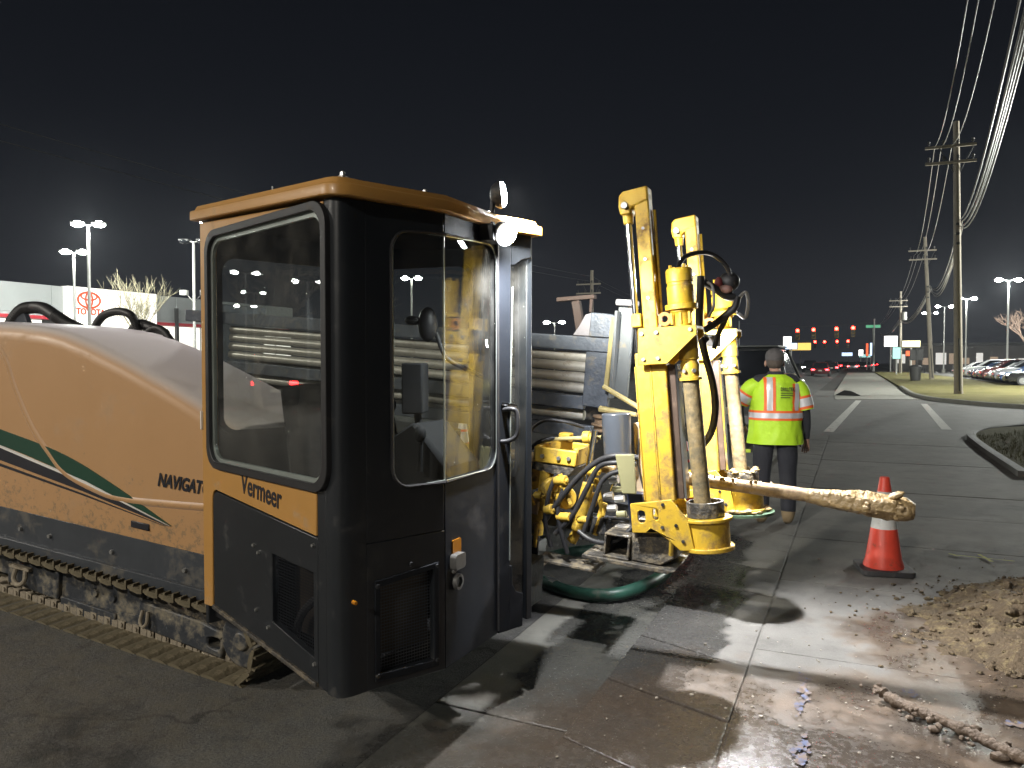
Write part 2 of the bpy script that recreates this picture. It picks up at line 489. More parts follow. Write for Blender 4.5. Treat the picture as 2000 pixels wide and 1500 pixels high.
# ------------------------------------------------------------------ ground materials
class NT:
    def __init__(self, name):
        self.m, self.nt, self.b = nodes_of(name)
        g = self.nt.nodes.new('ShaderNodeNewGeometry')
        self.pos = g.outputs['Position']
    def L(self, a, b): self.nt.links.new(a, b)
    def noise(self, scale, detail=6, rough=0.6, vec=None):
        n = self.nt.nodes.new('ShaderNodeTexNoise')
        n.inputs['Scale'].default_value = scale; n.inputs['Detail'].default_value = detail
        n.inputs['Roughness'].default_value = rough
        self.L(vec or self.pos, n.inputs['Vector'])
        return n.outputs['Fac']
    def math(self, op, a, b=None, clamp=False):
        n = self.nt.nodes.new('ShaderNodeMath'); n.operation = op; n.use_clamp = clamp
        for i, x in enumerate((a, b)):
            if x is None: continue
            if isinstance(x, (int, float)): n.inputs[i].default_value = x
            else: self.L(x, n.inputs[i])
        return n.outputs[0]
    def rng(self, v, a, b, c=0.0, d=1.0):
        n = self.nt.nodes.new('ShaderNodeMapRange')
        for k, x in zip(('From Min', 'From Max', 'To Min', 'To Max'), (a, b, c, d)):
            n.inputs[k].default_value = x
        self.L(v, n.inputs['Value'])
        return n.outputs[0]
    def mix(self, f, a, b):
        n = self.nt.nodes.new('ShaderNodeMix'); n.data_type = 'RGBA'
        if isinstance(f, (int, float)): n.inputs['Factor'].default_value = f
        else: self.L(f, n.inputs['Factor'])
        for k, x in (('A', a), ('B', b)):
            if isinstance(x, tuple): n.inputs[k].default_value = (*x, 1)
            else: self.L(x, n.inputs[k])
        return n.outputs['Result']
    def mixf(self, f, a, b):
        n = self.nt.nodes.new('ShaderNodeMix'); n.data_type = 'FLOAT'
        self.L(f, n.inputs['Factor'])
        for k, x in (('A', a), ('B', b)):
            if isinstance(x, (int, float)): n.inputs[k].default_value = x
            else: self.L(x, n.inputs[k])
        return n.outputs['Result']
    def ellipse(self, c, r, warp, wscale, soft=0.08):
        mp = self.nt.nodes.new('ShaderNodeMapping')
        mp.inputs['Location'].default_value = (-c[0] / r[0], -c[1] / r[1], 0)
        mp.inputs['Scale'].default_value = (1 / r[0], 1 / r[1], 0)
        self.L(self.pos, mp.inputs['Vector'])
        ln = self.nt.nodes.new('ShaderNodeVectorMath'); ln.operation = 'LENGTH'
        self.L(mp.outputs[0], ln.inputs[0])
        n = self.math('MULTIPLY', self.math('SUBTRACT', self.noise(wscale, 8, 0.65), 0.5), warp)
        d = self.math('ADD', ln.outputs['Value'], n)
        return self.rng(d, 1.0 + soft, 1.0 - soft)
    def bump(self, h, strength, dist=0.02):
        n = self.nt.nodes.new('ShaderNodeBump')
        n.inputs['Strength'].default_value = strength; n.inputs['Distance'].default_value = dist
        self.L(h, n.inputs['Height'])
        self.L(n.outputs[0], self.b.inputs['Normal'])

def ground_mat(name, c0, c1, speck=0.0, muddy=True, rough=0.85, bump=0.25, cracks=False):
    t = NT(name)
    base = t.mix(t.rng(t.noise(1.3, 8, 0.7), 0.3, 0.7), c0, c1)
    fine = t.noise(95, 3, 0.7)
    base = t.mix(t.rng(fine, 0.35, 0.75, 0.0, speck), base, (0.30, 0.29, 0.27))
    stain = t.rng(t.noise(2.7, 9, 0.75), 0.52, 0.68, 0.0, 0.55)
    base = t.mix(stain, base, tuple(c * 0.55 for c in c0))
    if cracks:
        warp = t.nt.nodes.new('ShaderNodeVectorMath'); warp.operation = 'MULTIPLY_ADD'
        nz = t.nt.nodes.new('ShaderNodeTexNoise'); nz.inputs['Scale'].default_value = 2.5; nz.inputs['Detail'].default_value = 6
        t.L(t.pos, nz.inputs['Vector']); t.L(nz.outputs['Color'], warp.inputs[0]); warp.inputs[1].default_value = (0.5, 0.5, 0); t.L(t.pos, warp.inputs[2])
        vo = t.nt.nodes.new('ShaderNodeTexVoronoi'); vo.feature = 'DISTANCE_TO_EDGE'; vo.inputs['Scale'].default_value = 0.62
        t.L(warp.outputs[0], vo.inputs['Vector'])
        ck = t.math('MULTIPLY', t.rng(vo.outputs['Distance'], 0.010, 0.003), t.rng(t.noise(0.9, 3), 0.45, 0.6))
        base = t.mix(t.math('MULTIPLY', ck, 0.85), base, (0.012, 0.012, 0.012))
        dust = t.ellipse((-3.6, 2.6), (2.4, 0.75), 1.3, 2.4, 0.45)
        base = t.mix(t.math('MULTIPLY', dust, t.rng(t.noise(9, 8, 0.75), 0.42, 0.7, 0.0, 0.75)), base, (0.13, 0.115, 0.085))
        oil = t.rng(t.noise(0.8, 7, 0.75), 0.56, 0.63, 0.0, 0.6)
        base = t.mix(oil, base, (0.018, 0.018, 0.019))
    rg = t.rng(t.noise(6, 5), 0.2, 0.8, rough - 0.12, rough + 0.08)
    if muddy:
        mud = t.math('MAXIMUM', t.ellipse((0.75, 3.05), (2.3, 1.25), 0.9, 1.7, 0.10), t.ellipse((1.2, 4.9), (1.2, 0.95), 1.2, 2.3, 0.12))
        wet = t.math('MAXIMUM', t.ellipse((-1.15, 4.9), (0.50, 2.6), 0.9, 2.1, 0.05), t.ellipse((-0.45, 2.7), (1.5, 1.0), 0.9, 2.6, 0.1))
        wet = t.math('MAXIMUM', wet, t.math('MULTIPLY', mud, t.rng(t.noise(3.1, 6, 0.65), 0.4, 0.55, 0.45, 0.92)))
        mudc = t.mix(t.noise(7, 8, 0.7), (0.10, 0.064, 0.036), (0.20, 0.135, 0.08))
        base = t.mix(t.math('MULTIPLY', mud, t.rng(t.noise(3.3, 6), 0.3, 0.6, 0.55, 0.97)), base, mudc)
        base = t.mix(t.math('MULTIPLY', wet, 0.72), base, (0.022, 0.022, 0.022))
        rg = t.mixf(wet, rg, t.rng(t.noise(28, 6, 0.7), 0.35, 0.65, 0.08, 0.40))
    t.L(base, t.b.inputs['Base Color'])
    t.L(rg, t.b.inputs['Roughness'])
    t.bump(t.math('ADD', t.noise(140, 3, 0.7), t.math('MULTIPLY', t.noise(16, 6, 0.7), 1.4)), bump, 0.008)
    return t.m

asphalt = ground_mat('asphalt', (0.034, 0.036, 0.036), (0.074, 0.073, 0.068), speck=0.42, bump=0.6, cracks=True)
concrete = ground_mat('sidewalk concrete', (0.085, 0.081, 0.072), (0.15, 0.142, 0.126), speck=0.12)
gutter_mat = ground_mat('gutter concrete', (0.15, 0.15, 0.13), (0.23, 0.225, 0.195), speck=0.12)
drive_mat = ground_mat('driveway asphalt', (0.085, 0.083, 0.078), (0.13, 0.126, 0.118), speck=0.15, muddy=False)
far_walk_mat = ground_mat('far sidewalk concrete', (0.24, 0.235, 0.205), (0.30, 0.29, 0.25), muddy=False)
soil_bed = ground_mat('soil bed', (0.03, 0.028, 0.024), (0.05, 0.045, 0.038), muddy=False)

def lawn_mat(name, a, b):
    t = NT(name)
    c = t.mix(t.rng(t.noise(0.5, 8, 0.7), 0.3, 0.7), a, b)
    c = t.mix(t.rng(t.noise(30, 4, 0.7), 0.4, 0.75, 0, 0.5), c, (0.05, 0.055, 0.02))
    t.L(c, t.b.inputs['Base Color']); t.b.inputs['Roughness'].default_value = 0.95
    t.b.inputs['Specular IOR Level'].default_value = 0.1
    t.bump(t.noise(45, 5, 0.7), 0.8, 0.05)
    return t.m
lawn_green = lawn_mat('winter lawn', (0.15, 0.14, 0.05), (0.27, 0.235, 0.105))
paint_white = surf('road paint', (0.55, 0.54, 0.50), 0.8, var=0.15, scale=3, dirt=(0.16, 0.155, 0.145), dirt_amt=0.42, dirt_scale=14, world_pos=True)
paint_yellow = surf('yellow marking paint', (0.38, 0.37, 0.05), 0.8, var=0.3, scale=9, dirt=(0.16, 0.15, 0.12), dirt_amt=0.5, dirt_scale=14, world_pos=True)
paint_blue = surf('blue marking paint', (0.075, 0.095, 0.17), 0.9, var=0.3, scale=12, dirt=(0.15, 0.11, 0.08), dirt_amt=0.60, dirt_scale=30, world_pos=True)

def plane_sheet(name, pts, z, mat, parent=None, thick=0.0):
    mb = MB()
    if thick:
        mb.prism(pts, lambda x, y, d: (x, y, d), z - thick, z)
    else:
        t = tessellate_polygon([[Vector((p[0], p[1], 0)) for p in pts]])
        mb.add([(p[0], p[1], z) for p in pts], t)
    return mb.build(name, mat, parent, smooth=0)

# ------------------------------------------------------------------ ground, road, pavement
tag(plane_sheet('ground', [(-330, -130), (330, -130), (330, 560), (-330, 560)], -0.10, soil_bed), kind='structure')

road_profile = [(-18.6, -0.09), (-18.5, 0.03), (-14, 0.2), (-10.5, 0.32), (-8, 0.31), (-6, 0.205), (-4.6, 0.105), (-2.95, -0.030), (-2.4, -0.05), (-1.84, -0.055)]
mb = MB()
ys = [-60, -20, -5, 0, 2, 4, 6, 8, 12, 20, 40, 80, 160, 320, 550]
mb.loft([[(x, y, z) for x, z in road_profile] for y in ys], closed=False, cap=False)
tag(mb.build('road', asphalt, smooth=60), 'dark asphalt road with a raised crown', kind='structure')

# lane lines painted on the road, far up
road_obj = bpy.data.objects['road']
def road_z(x):
    for (x0, z0), (x1, z1) in zip(road_profile, road_profile[1:]):
        if x0 <= x <= x1:
            return z0 + (z1 - z0) * (x - x0) / (x1 - x0)
    return 0.0
for k in range(16):
    y0 = 30 + k * 9
    mb = MB(); zz = road_z(-5.4)
    mb.add([(-5.46, y0, road_z(-5.46) + 0.006), (-5.34, y0, road_z(-5.34) + 0.006), (-5.34, y0 + 3, road_z(-5.34) + 0.006), (-5.46, y0 + 3, road_z(-5.46) + 0.006)], [(0, 1, 2, 3)])
    mb.build('lane_dash', paint_white, road_obj, smooth=0)

# gutter pan beside the kerb, cast in panels
gut = MB()
gut.bb(-1.85, -1.13, -6, 18.0, -0.14, -0.085)
gutter = tag(gut.build('gutter', soil_bed, smooth=0), kind='structure')
def slab(name, pts, z0, z1, mat, parent, bevel=0.006):
    return MB().prism(pts, lambda x, y, d: (x, y, d), z0, z1).build(name, mat, parent, bevel=bevel, smooth=0)
y = -5.5
while y < 17.5:
    y1 = y + 2.9
    mb = MB(); g = 0.006
    a = [(-1.835, y + g), (-1.142, y + g), (-1.142, min(y1, 18) - g), (-1.835, min(y1, 18) - g)]
    vs = [(p[0], p[1], -0.10) for p in a] + [(p[0], p[1], (-0.050 if p[0] < -1.5 else -0.062)) for p in a]
    mb.add(vs, [(3, 2, 1, 0), (4, 5, 6, 7), (0, 1, 5, 4), (1, 2, 6, 5), (2, 3, 7, 6), (3, 0, 4, 7)])
    mb.build('gutter_panel', gutter_mat, gutter, bevel=0.006, smooth=0)
    y = y1

walk = MB(); walk.bb(-1.13, 2.14, -6, 18.0, -0.14, -0.010)
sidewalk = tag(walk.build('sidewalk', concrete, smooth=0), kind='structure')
# narrow kerb-side strip with skewed joints
y = -5.0; sk = 0.24; g = 0.0045
while y < 17.2:
    y1 = y + 0.66
    slab('kerb_slab', [(-1.125, y + g + sk * 0.5), (-0.4935, y + g - sk * 0.5), (-0.4935, y1 - g - sk * 0.5), (-1.125, y1 - g + sk * 0.5)], -0.06, rnd.uniform(-0.004, 0.003), concrete, sidewalk, 0.008)
    y = y1
y = -4.57
while y < 17.5:
    y1 = y + 1.497
    slab('paving_slab', [(-0.4855, y + g), (2.13, y + g), (2.13, min(y1, 17.99) - g), (-0.4855, min(y1, 17.99) - g)], -0.06, rnd.uniform(-0.003, 0.003), concrete, sidewalk, 0.008)
    y = y1

drive = tag(plane_sheet('driveway', [(-1.84, 18.01), (60, 18.01), (60, 46), (-1.84, 46)], -0.045, drive_mat), kind='structure')
def strip(name, a, b, w, z, mat, parent):
    a = Vector((*a, 0)); b = Vector((*b, 0)); n = (b - a).normalized().cross(Vector((0, 0, 1))) * w / 2
    mb = MB(); mb.add([(p.x, p.y, z) for p in (a - n, a + n, b + n, b - n)], [(0, 1, 2, 3)])
    return mb.build(name, mat, parent, smooth=0)
strip('crosswalk_line', (-0.547, 19.2), (0.15, 35.0), 0.22, -0.040, paint_white, drive)
strip('crosswalk_line', (2.02, 21.0), (2.42, 33.2), 0.22, -0.040, paint_white, drive)
strip('crosswalk_line', (3.2, 22.4), (12, 25.6), 0.3, -0.040, paint_white, drive)

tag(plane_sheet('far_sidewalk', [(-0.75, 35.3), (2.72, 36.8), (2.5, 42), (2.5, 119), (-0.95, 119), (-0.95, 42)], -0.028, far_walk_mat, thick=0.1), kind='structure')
lawn_edge = [(2.5, 119), (2.5, 42), (2.78, 37.4), (3.5, 34.6), (5.3, 31.2), (9, 28.9), (40, 27.6)]
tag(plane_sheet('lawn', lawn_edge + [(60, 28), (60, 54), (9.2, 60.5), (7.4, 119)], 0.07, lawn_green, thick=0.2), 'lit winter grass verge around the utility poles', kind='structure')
tag(plane_sheet('car_park', [(6, 54), (120, 48), (120, 240), (6, 240)], 0.03, drive_mat), kind='structure')
kb = MB()
pts = spline([(2.55, 52, 0.0), (2.5, 42, 0.0), (2.78, 37.4, 0.0), (3.5, 34.6, 0.0), (5.3, 31.2, 0.0), (9, 28.9, 0), (20, 28.1, 0), (40, 27.6, 0)], 5)
rings = []
for i, p in enumerate(pts):
    t = (pts[min(i + 1, len(pts) - 1)] - pts[max(i - 1, 0)]).normalized(); n = t.cross(Vector((0, 0, 1)))
    rings.append([p - n * 0.09 + Vector((0, 0, -.1)), p + n * 0.09 + Vector((0, 0, -.1)), p + n * 0.09 + Vector((0, 0, .08)), p + n * 0.06 + Vector((0, 0, .105)), p - n * 0.09 + Vector((0, 0, .105))])
kb.loft(rings)
tag(kb.build('kerb', far_walk_mat, smooth=40), kind='structure')

# grass corner beside the near sidewalk, with its kerb
near_edge = [(2.15, 9.0), (2.15, 16.5), (2.3, 19.0), (3.0, 21.0), (5, 22.9), (12, 25.0), (50, 26.0), (50, 9.0)]
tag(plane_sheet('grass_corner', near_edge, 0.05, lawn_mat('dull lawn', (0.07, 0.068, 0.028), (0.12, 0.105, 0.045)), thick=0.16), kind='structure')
kb = MB(); pts = spline([(2.15, 12.5, 0.0), (2.15, 16.5, 0.0), (2.3, 19.0, 0.0), (3.0, 21.0, 0.0), (5, 22.9, 0.0), (12, 25, 0)], 5); rings = []
for i, p in enumerate(pts):
    t = (pts[min(i + 1, len(pts) - 1)] - pts[max(i - 1, 0)]).normalized(); n = t.cross(Vector((0, 0, 1)))
    rings.append([p - n * 0.08 + Vector((0, 0, -.1)), p + n * 0.08 + Vector((0, 0, -.1)), p + n * 0.08 + Vector((0, 0, .06)), p + n * 0.05 + Vector((0, 0, .085)), p - n * 0.08 + Vector((0, 0, .085))])
kb.loft(rings)
tag(kb.build('kerb', drive_mat, smooth=40), kind='structure')
tag(plane_sheet('bare_verge', [(2.15, -8), (40, -8), (40, 9.0), (2.15, 9.0)], 0.03, ground_mat('bare earth', (0.07, 0.055, 0.035), (0.12, 0.095, 0.06), muddy=False, bump=0.8), thick=0.14), kind='structure')
mb = MB()
for i in range(3600):
    x = 2.25 + abs(rnd.gauss(0, 1.6)); yy = rnd.uniform(9.2, 20.5)
    if x > 2.2 + 0.0 and not (yy > 18.5 and x < 2.6 + (yy - 18.5) * 0.5):
        h = rnd.uniform(0.04, 0.12); a = rnd.uniform(0, 6.28); w = 0.006
        dx, dy = math.cos(a) * w, math.sin(a) * w; lx, ly = rnd.gauss(0, .04), rnd.gauss(0, .04)
        mb.add([(x - dx, yy - dy, .05), (x + dx, yy + dy, .05), (x + lx, yy + ly, .05 + h)], [(0, 1, 2)])
tag(mb.build('grass_blades', surf('grass blade', (0.10, 0.095, 0.035), 0.8, var=0.4, scale=2), smooth=0), 'short dull winter grass on the corner by the side street', 'grass', kind='stuff')

tag(plane_sheet('dealer_lot', [(-90, -30), (-18.7, -30), (-18.7, 120), (-90, 120)], -0.06, drive_mat), kind='structure')

# ------------------------------------------------------------------ loose things on the ground
mb = MB()
for i in range(420):
    x = rnd.gauss(0.15, 0.62); y = rnd.gauss(3.55, 0.55)
    if i % 4 == 0:
        x = rnd.uniform(-1.1, 2.0); y = rnd.uniform(2.6, 7.5)
    if x < -1.1 or x > 2.05 or y < 2.2: continue
    r = rnd.choice([0.002, 0.003, 0.003, 0.004, 0.006, 0.009 if i % 5 == 0 else 0.003])
    mb.ball((x, y, r * 0.35 + 0.002), r, (rnd.uniform(.8, 1.5), rnd.uniform(.8, 1.5), 0.7), 5, 3, Matrix.Rotation(rnd.uniform(0, 6), 3, 'Z'))
tag(mb.build('gravel', surf('pale gravel', (0.33, 0.29, 0.24), 0.6, var=0.5, scale=30, world_pos=True), smooth=60), 'scattered small stones on the muddy sidewalk', 'gravel', kind='stuff')

def pile_h(x, y):
    dx = (x - 1.55) / 1.15; dy = (y - 5.35) / 1.15
    d = math.sqrt(dx * dx + dy * dy)
    h = 0.36 * max(0, 1 - d) ** 0.9 * (1 if d < 1 else 0)
    nn = noise.fractal(Vector((x * 2.2, y * 2.2, 3.1)), 1.0, 2.0, 6)
    n2 = noise.fractal(Vector((x * 9, y * 9, 1.7)), 0.8, 2.0, 4)
    edge = min(1.0, max(0.0, (1.22 + 0.25 * nn - d) * 2.2))
    return h * (1 + 0.35 * nn) + (0.034 * n2 + 0.02) * edge - 0.03 * (1 - edge)
mb = MB(); N = 96; vs = []; fs = []
for j in range(N + 1):
    for i in range(N + 1):
        x = 0.15 + 2.9 * i / N; y = 3.95 + 2.8 * j / N
        vs.append((x, y, pile_h(x, y)))
for j in range(N):
    for i in range(N):
        a = j * (N + 1) + i; fs.append((a, a + 1, a + N + 2, a + N + 1))
mb.add(vs, fs)
soil = surf('dug clay soil', (0.066, 0.044, 0.021), 0.95, var=0.5, scale=6, dirt=(0.155, 0.118, 0.055), dirt_amt=0.42, dirt_scale=16, bump=1.0, bump_scale=55, world_pos=True)
tag(mb.build('soil_pile', soil, smooth=70), 'low heap of dug brown clay on the sidewalk edge', 'soil', kind='stuff')
mb = MB()
for i in range(1500):
    a = rnd.uniform(0, 6.28); d = abs(rnd.gauss(0.78, 0.3)); x = 1.55 + 1.2 * d * math.cos(a); y = 5.35 + 1.15 * d * math.sin(a)
    if x > 2.6: continue
    r = rnd.choice([0.005, 0.007, 0.008, 0.010, 0.010, 0.013, 0.016, 0.022, 0.034 if i % 6 == 0 else 0.009]) * (0.7 if d > 1.05 else 1)
    mb.ball((x, y, max(0.0, pile_h(x, y)) + r * 0.3), r, (rnd.uniform(.8, 1.4), rnd.uniform(.8, 1.4), rnd.uniform(.5, .9)), 6, 4, Matrix.Rotation(rnd.uniform(0, 6), 3, 'Z'), 0.45)
for i in range(900):
    a = rnd.uniform(0, 6.28); d = abs(rnd.gauss(0.6, 0.35)); x = 1.55 + 1.15 * d * math.cos(a); y = 5.35 + 1.15 * d * math.sin(a)
    if x > 2.6: continue
    z = max(0.0, pile_h(x, y)) + .004; b_ = rnd.uniform(0, 3.14); l_ = rnd.uniform(.012, .035); w_ = .0016
    ca, sa = math.cos(b_), math.sin(b_)
    mb.add([(x - ca * l_ + sa * w_, y - sa * l_ - ca * w_, z), (x - ca * l_ - sa * w_, y - sa * l_ + ca * w_, z), (x + ca * l_, y + sa * l_, z + rnd.uniform(0, .02))], [(0, 1, 2)])
tag(mb.build('soil_clods', soil, smooth=50), 'clods of clay fallen round the soil heap', 'soil', kind='stuff')

# clay plug and branch lying at the lower right
mb = MB()
pts = spline([(0.10, 3.985, 0.06), (0.17, 3.93, 0.035), (0.27, 3.83, 0.04), (0.38, 3.74, 0.045), (0.49, 3.655, 0.04), (0.6, 3.56, 0.035), (0.7, 3.5, 0.03)], 7)
mb.tube(pts, [0.009 + 0.015 * min(1, i / 6) + 0.012 * noise.noise(Vector((i * 0.9, 0, 0))) + 0.008 * noise.noise(Vector((i * 2.3, 5, 0))) for i in range(len(pts))], 10)
for i in range(46):
    p = pts[min(len(pts) - 1, int(abs(rnd.gauss(.55, .3)) * len(pts)) % len(pts))]
    mb.ball(p + Vector((rnd.gauss(0, .03), rnd.gauss(0, .03), rnd.uniform(-.03, .015))), rnd.uniform(.005, .017), (1.4, 1, .8), 7, 5, Matrix.Rotation(rnd.uniform(0, 6), 3, 'Z'), .6)
for (a, b, c, r) in [(0.2, 3.99, 0.03, 0.022), (0.33, 3.72, 0.025, 0.03), (0.43, 3.76, 0.03, 0.035), (0.55, 3.56, 0.03, 0.04), (0.24, 3.8, 0.02, 0.02), (0.62, 3.62, 0.025, 0.03)]:
    mb.ball((a, b, c * 0.6), r * .7, (1.3, 1.0, .7), 9, 6, None, 0.5)
tag(mb.build('clay_plug', surf('drying clay', (0.10, 0.07, 0.046), 0.75, var=0.35, scale=20, bump=0.8, bump_scale=45, world_pos=True), smooth=60),
    'long knobbly plug of clay lying on the muddy sidewalk', 'clay plug')

def blob(name, c, rx, ry, label, mat, cat, z=0.008, ang=0.0, seed=0, group=None):
    pts = []
    for k in range(26):
        a = 2 * math.pi * k / 26
        q = 1 + 0.45 * noise.noise(Vector((math.cos(a) * 1.7 + seed, math.sin(a) * 1.7, seed * 3.1)))
        x, y = rx * q * math.cos(a), ry * q * math.sin(a)
        pts.append((c[0] + x * math.cos(ang) - y * math.sin(ang), c[1] + x * math.sin(ang) + y * math.cos(ang)))
    o = plane_sheet(name, pts, z, mat)
    return tag(o, label, cat, group)
G = 'blue survey paint marks'
def spray(c, sx, sy, n, label, seed):
    rg = random.Random(seed); mb = MB()
    for i in range(n):
        x = c[0] + rg.gauss(0, sx); y = c[1] + rg.gauss(0, sy); r = rg.choice((.004, .006, .009, .014)); z = .0075 + .0001 * i
        m = 9; ph = rg.uniform(0, 6)
        vs = [(x, y, z)] + [(x + r * (1 + .5 * math.sin(3 * t + ph)) * math.cos(t), y + 1.6 * r * (1 + .4 * math.cos(2 * t + ph)) * math.sin(t), z) for t in [2 * math.pi * k / m for k in range(m)]]
        mb.add(vs, [(0, 1 + k, 1 + (k + 1) % m) for k in range(m)])
    tag(mb.build('paint_mark', paint_blue, smooth=0), label, 'paint mark', G, 'stuff')
spray((-0.21, 3.88), .014, .11, 46, 'long broken streak of blue spray paint above the pipe shadow', 2)
spray((-0.185, 3.27), .016, .07, 46, 'broken blue spray paint streak at the bottom edge, below the pipe shadow', 3)
spray((0.27, 4.09), .012, .03, 16, 'small blue spray paint dab beside the clay plug tip', 4)
spray((0.66, 3.93), .03, .012, 18, 'blue spray paint dab at the right picture edge above the clay plug', 5)
ym = thing('paint_arrow', 'yellow sprayed arrow mark on the concrete behind the soil heap', 'paint mark', (0.95, 7.2, 0))
strip('arrow_shaft', (-0.2, 0.0), (0.23, -0.03), 0.018, 0.008, paint_yellow, ym)
strip('arrow_stroke', (0.0, 0.10), (0.06, -0.12), 0.03, 0.009, paint_yellow, ym)
strip('arrow_tail', (-0.22, 0.03), (-0.16, -0.04), 0.03, 0.009, paint_yellow, ym)

# ------------------------------------------------------------------ the drilling rig
PITCH = R(4.4)
RIG = thing('drilling_rig', 'orange and black tracked horizontal drilling rig with enclosed cab and yellow front masts', 'drilling rig', (-0.7, 4.4, 0.0), (0, PITCH, 0))
RIG_M = Matrix.Translation((-0.7, 4.4, 0.0)) @ Matrix.Rotation(PITCH, 4, 'Y')

# --- hood
prof = [(-5.877, 1.382), (-5.285, 1.46), (-4.767, 1.493), (-4.443, 1.508), (-3.934, 1.519), (-3.703, 1.511), (-3.564, 1.495), (-3.379, 1.456), (-3.074, 1.374), (-2.732, 1.269), (-2.51, 1.192), (-2.269, 1.1), (-2.195, 1.067)]
mb = MB()
rings = []
for u, wt in prof:
    ring = [(u, -1.43, 0.408), (u, -1.44, 0.54), (u, -1.44, 0.79), (u, -1.44, wt - 0.10), (u, -1.436, wt - 0.065), (u, -1.42, wt - 0.032), (u, -1.39, wt - 0.010), (u, -1.34, wt),
            (u, -1.15, wt + 0.010), (u, -0.95, wt + 0.012), (u, -0.75, wt + 0.006), (u, -0.66, wt - 0.02), (u, -0.62, wt - 0.1), (u, -0.62, 0.408)]
    rings.append(ring)
mb.loft(rings, closed=False, cap=False)
n = len(rings[0])
mb.add(rings[-1], [tuple(range(n))]); mb.add(rings[0], [tuple(range(n))])
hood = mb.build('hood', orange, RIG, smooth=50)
# raised character line, standing 5 mm out of the side
pts = spline([(-4.351, -1.4185, 1.437), (-4.106, -1.4185, 1.366), (-3.953, -1.4185, 1.133), (-3.804, -1.4185, 0.935), (-3.638, -1.4185, 0.79), (-3.479, -1.4185, 0.685), (-3.181, -1.4185, 0.619), (-2.979, -1.4185, 0.612), (-2.673, -1.4185, 0.636), (-2.223, -1.4185, 0.679)], 8)
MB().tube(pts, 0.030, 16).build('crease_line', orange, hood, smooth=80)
side = lambda u, w, d: (u, -1.44 - d, w)
MB().prism([tuple(p.to_2d()) for p in spline([(x, z, 0) for x, z in [(-4.952, 0.984), (-4.082, 0.879), (-3.529, 0.803), (-3.103, 0.685), (-2.644, 0.523)]], 8)] + [tuple(p.to_2d()) for p in spline([(x, z, 0) for x, z in [(-3.308, 0.67), (-4.082, 0.786), (-4.952, 0.854)]], 8)], side, -0.002, 0.0055).build('green_stripe', stripe_green, hood, smooth=0)
MB().prism([(-4.952, 0.854), (-4.082, 0.785), (-3.308, 0.669), (-2.658, 0.521), (-3.307, 0.654), (-4.079, 0.769), (-4.952, 0.836)], side, -0.002, 0.0065).build('white_stripe', stripe_white, hood, smooth=0)
MB().prism([(-4.952, 0.835), (-4.079, 0.768), (-3.307, 0.653), (-2.667, 0.519), (-3.346, 0.612), (-4.075, 0.694), (-4.952, 0.743)], side, -0.002, 0.0055).build('black_stripe', stripe_black, hood, smooth=0)
MB().prism([(-4.952, 0.716), (-4.075, 0.673), (-3.346, 0.597), (-2.695, 0.516), (-3.346, 0.588), (-4.075, 0.657), (-4.952, 0.697)], side, -0.002, 0.0055).build('pin_stripe', stripe_black, hood, smooth=0)
MB().bb(-2.949, -2.811, -1.443, -1.41, 0.468, 0.505).build('vent_slot', stripe_black, hood, bevel=0.004)
text_mesh('lettering', 'NAVIGATOR', 0.096, stripe_black, hood, basis((-2.76, -1.4435, 0.727), (1, 0, 0), (0, 0, 1)), bold=0.0034, shear=0.22, extrude=0.001, sx=0.76)

# --- skirt and chassis
sk = MB().bb(-6.0, -2.2, -1.425, -1.40, 0.205, 0.406).build('side_skirt', skirt_mat, RIG, bevel=0.004)
for u in (-3.88, -3.62, -3.1, -4.6, -2.55):
    MB().cyl((u, -1.424, .30), (u, -1.44, .30), 0.013, 0.011, 10).build('bolt', bolt_mat, sk)
MB().bb(-6.0, -2.2, -1.446, -1.4255, 0.168, 0.225).build('skirt_flange', skirt_mat, sk, bevel=0.003)
ch = MB(); ch.bb(-6.0, -2.2, -1.08, 0.95, 0.02, 0.9); ch.bb(-2.2, -0.9, -0.75, -0.45, 0.2, 0.45)
ch.build('chassis', dark_steel, RIG, bevel=0.01)

# --- near track
trk = MB()
trk.bb(-4.95, -2.25, -1.25, -1.10, -0.10, 0.03)
track = trk.build('track', track_steel, RIG, bevel=0.01)
plates = MB()
plates.prism([(-4.17, -0.11), (-3.70, -0.13), (-3.70, 0.035), (-4.10, 0.045), (-4.17, 0.02)], lambda u, w, d: (u, -1.25 - d, w), 0, 0.06)
plates.build('side_plate', track_steel, track, bevel=0.008)
MB().prism([(-3.70, -0.12), (-3.02, -0.13), (-3.02, 0.07), (-3.5, 0.07), (-3.7, 0.03)], lambda u, w, d: (u, -1.25 - d, w), 0, 0.035).build('side_plate', track_steel, track, bevel=0.008)
MB().prism([(-3.66, -0.235), (-3.22, -0.225), (-3.20, -0.115), (-3.68, -0.105)], lambda u, w, d: (u, -1.28 - d, w), 0, 0.03).build('guard_plate', track_steel, track, bevel=0.008)
MB().prism([(-3.20, -0.16), (-3.0, -0.15), (-3.0, -0.09), (-3.20, -0.10)], lambda u, w, d: (u, -1.27 - d, w), 0, 0.03).build('guard_plate', track_steel, track, bevel=0.006)
blk = MB().prism([(-2.98, -0.13), (-2.36, -0.17), (-2.33, -0.03), (-2.5, 0.0), (-2.98, 0.02)], lambda u, w, d: (u, -1.25 - d, w), 0, 0.09, [list(reversed(rrect(-2.46, -2.37, -0.125, -0.065, 0.02, 3)))])
blk.build('tension_block', track_steel, track, bevel=0.01)
MB().prism([(-2.9, 0.02), (-2.34, -0.02), (-2.34, 0.05), (-2.9, 0.1)], lambda u, w, d: (u, -1.22 - d, w), 0, 0.10).build('tension_cover', mud_steel, track, bevel=0.01)
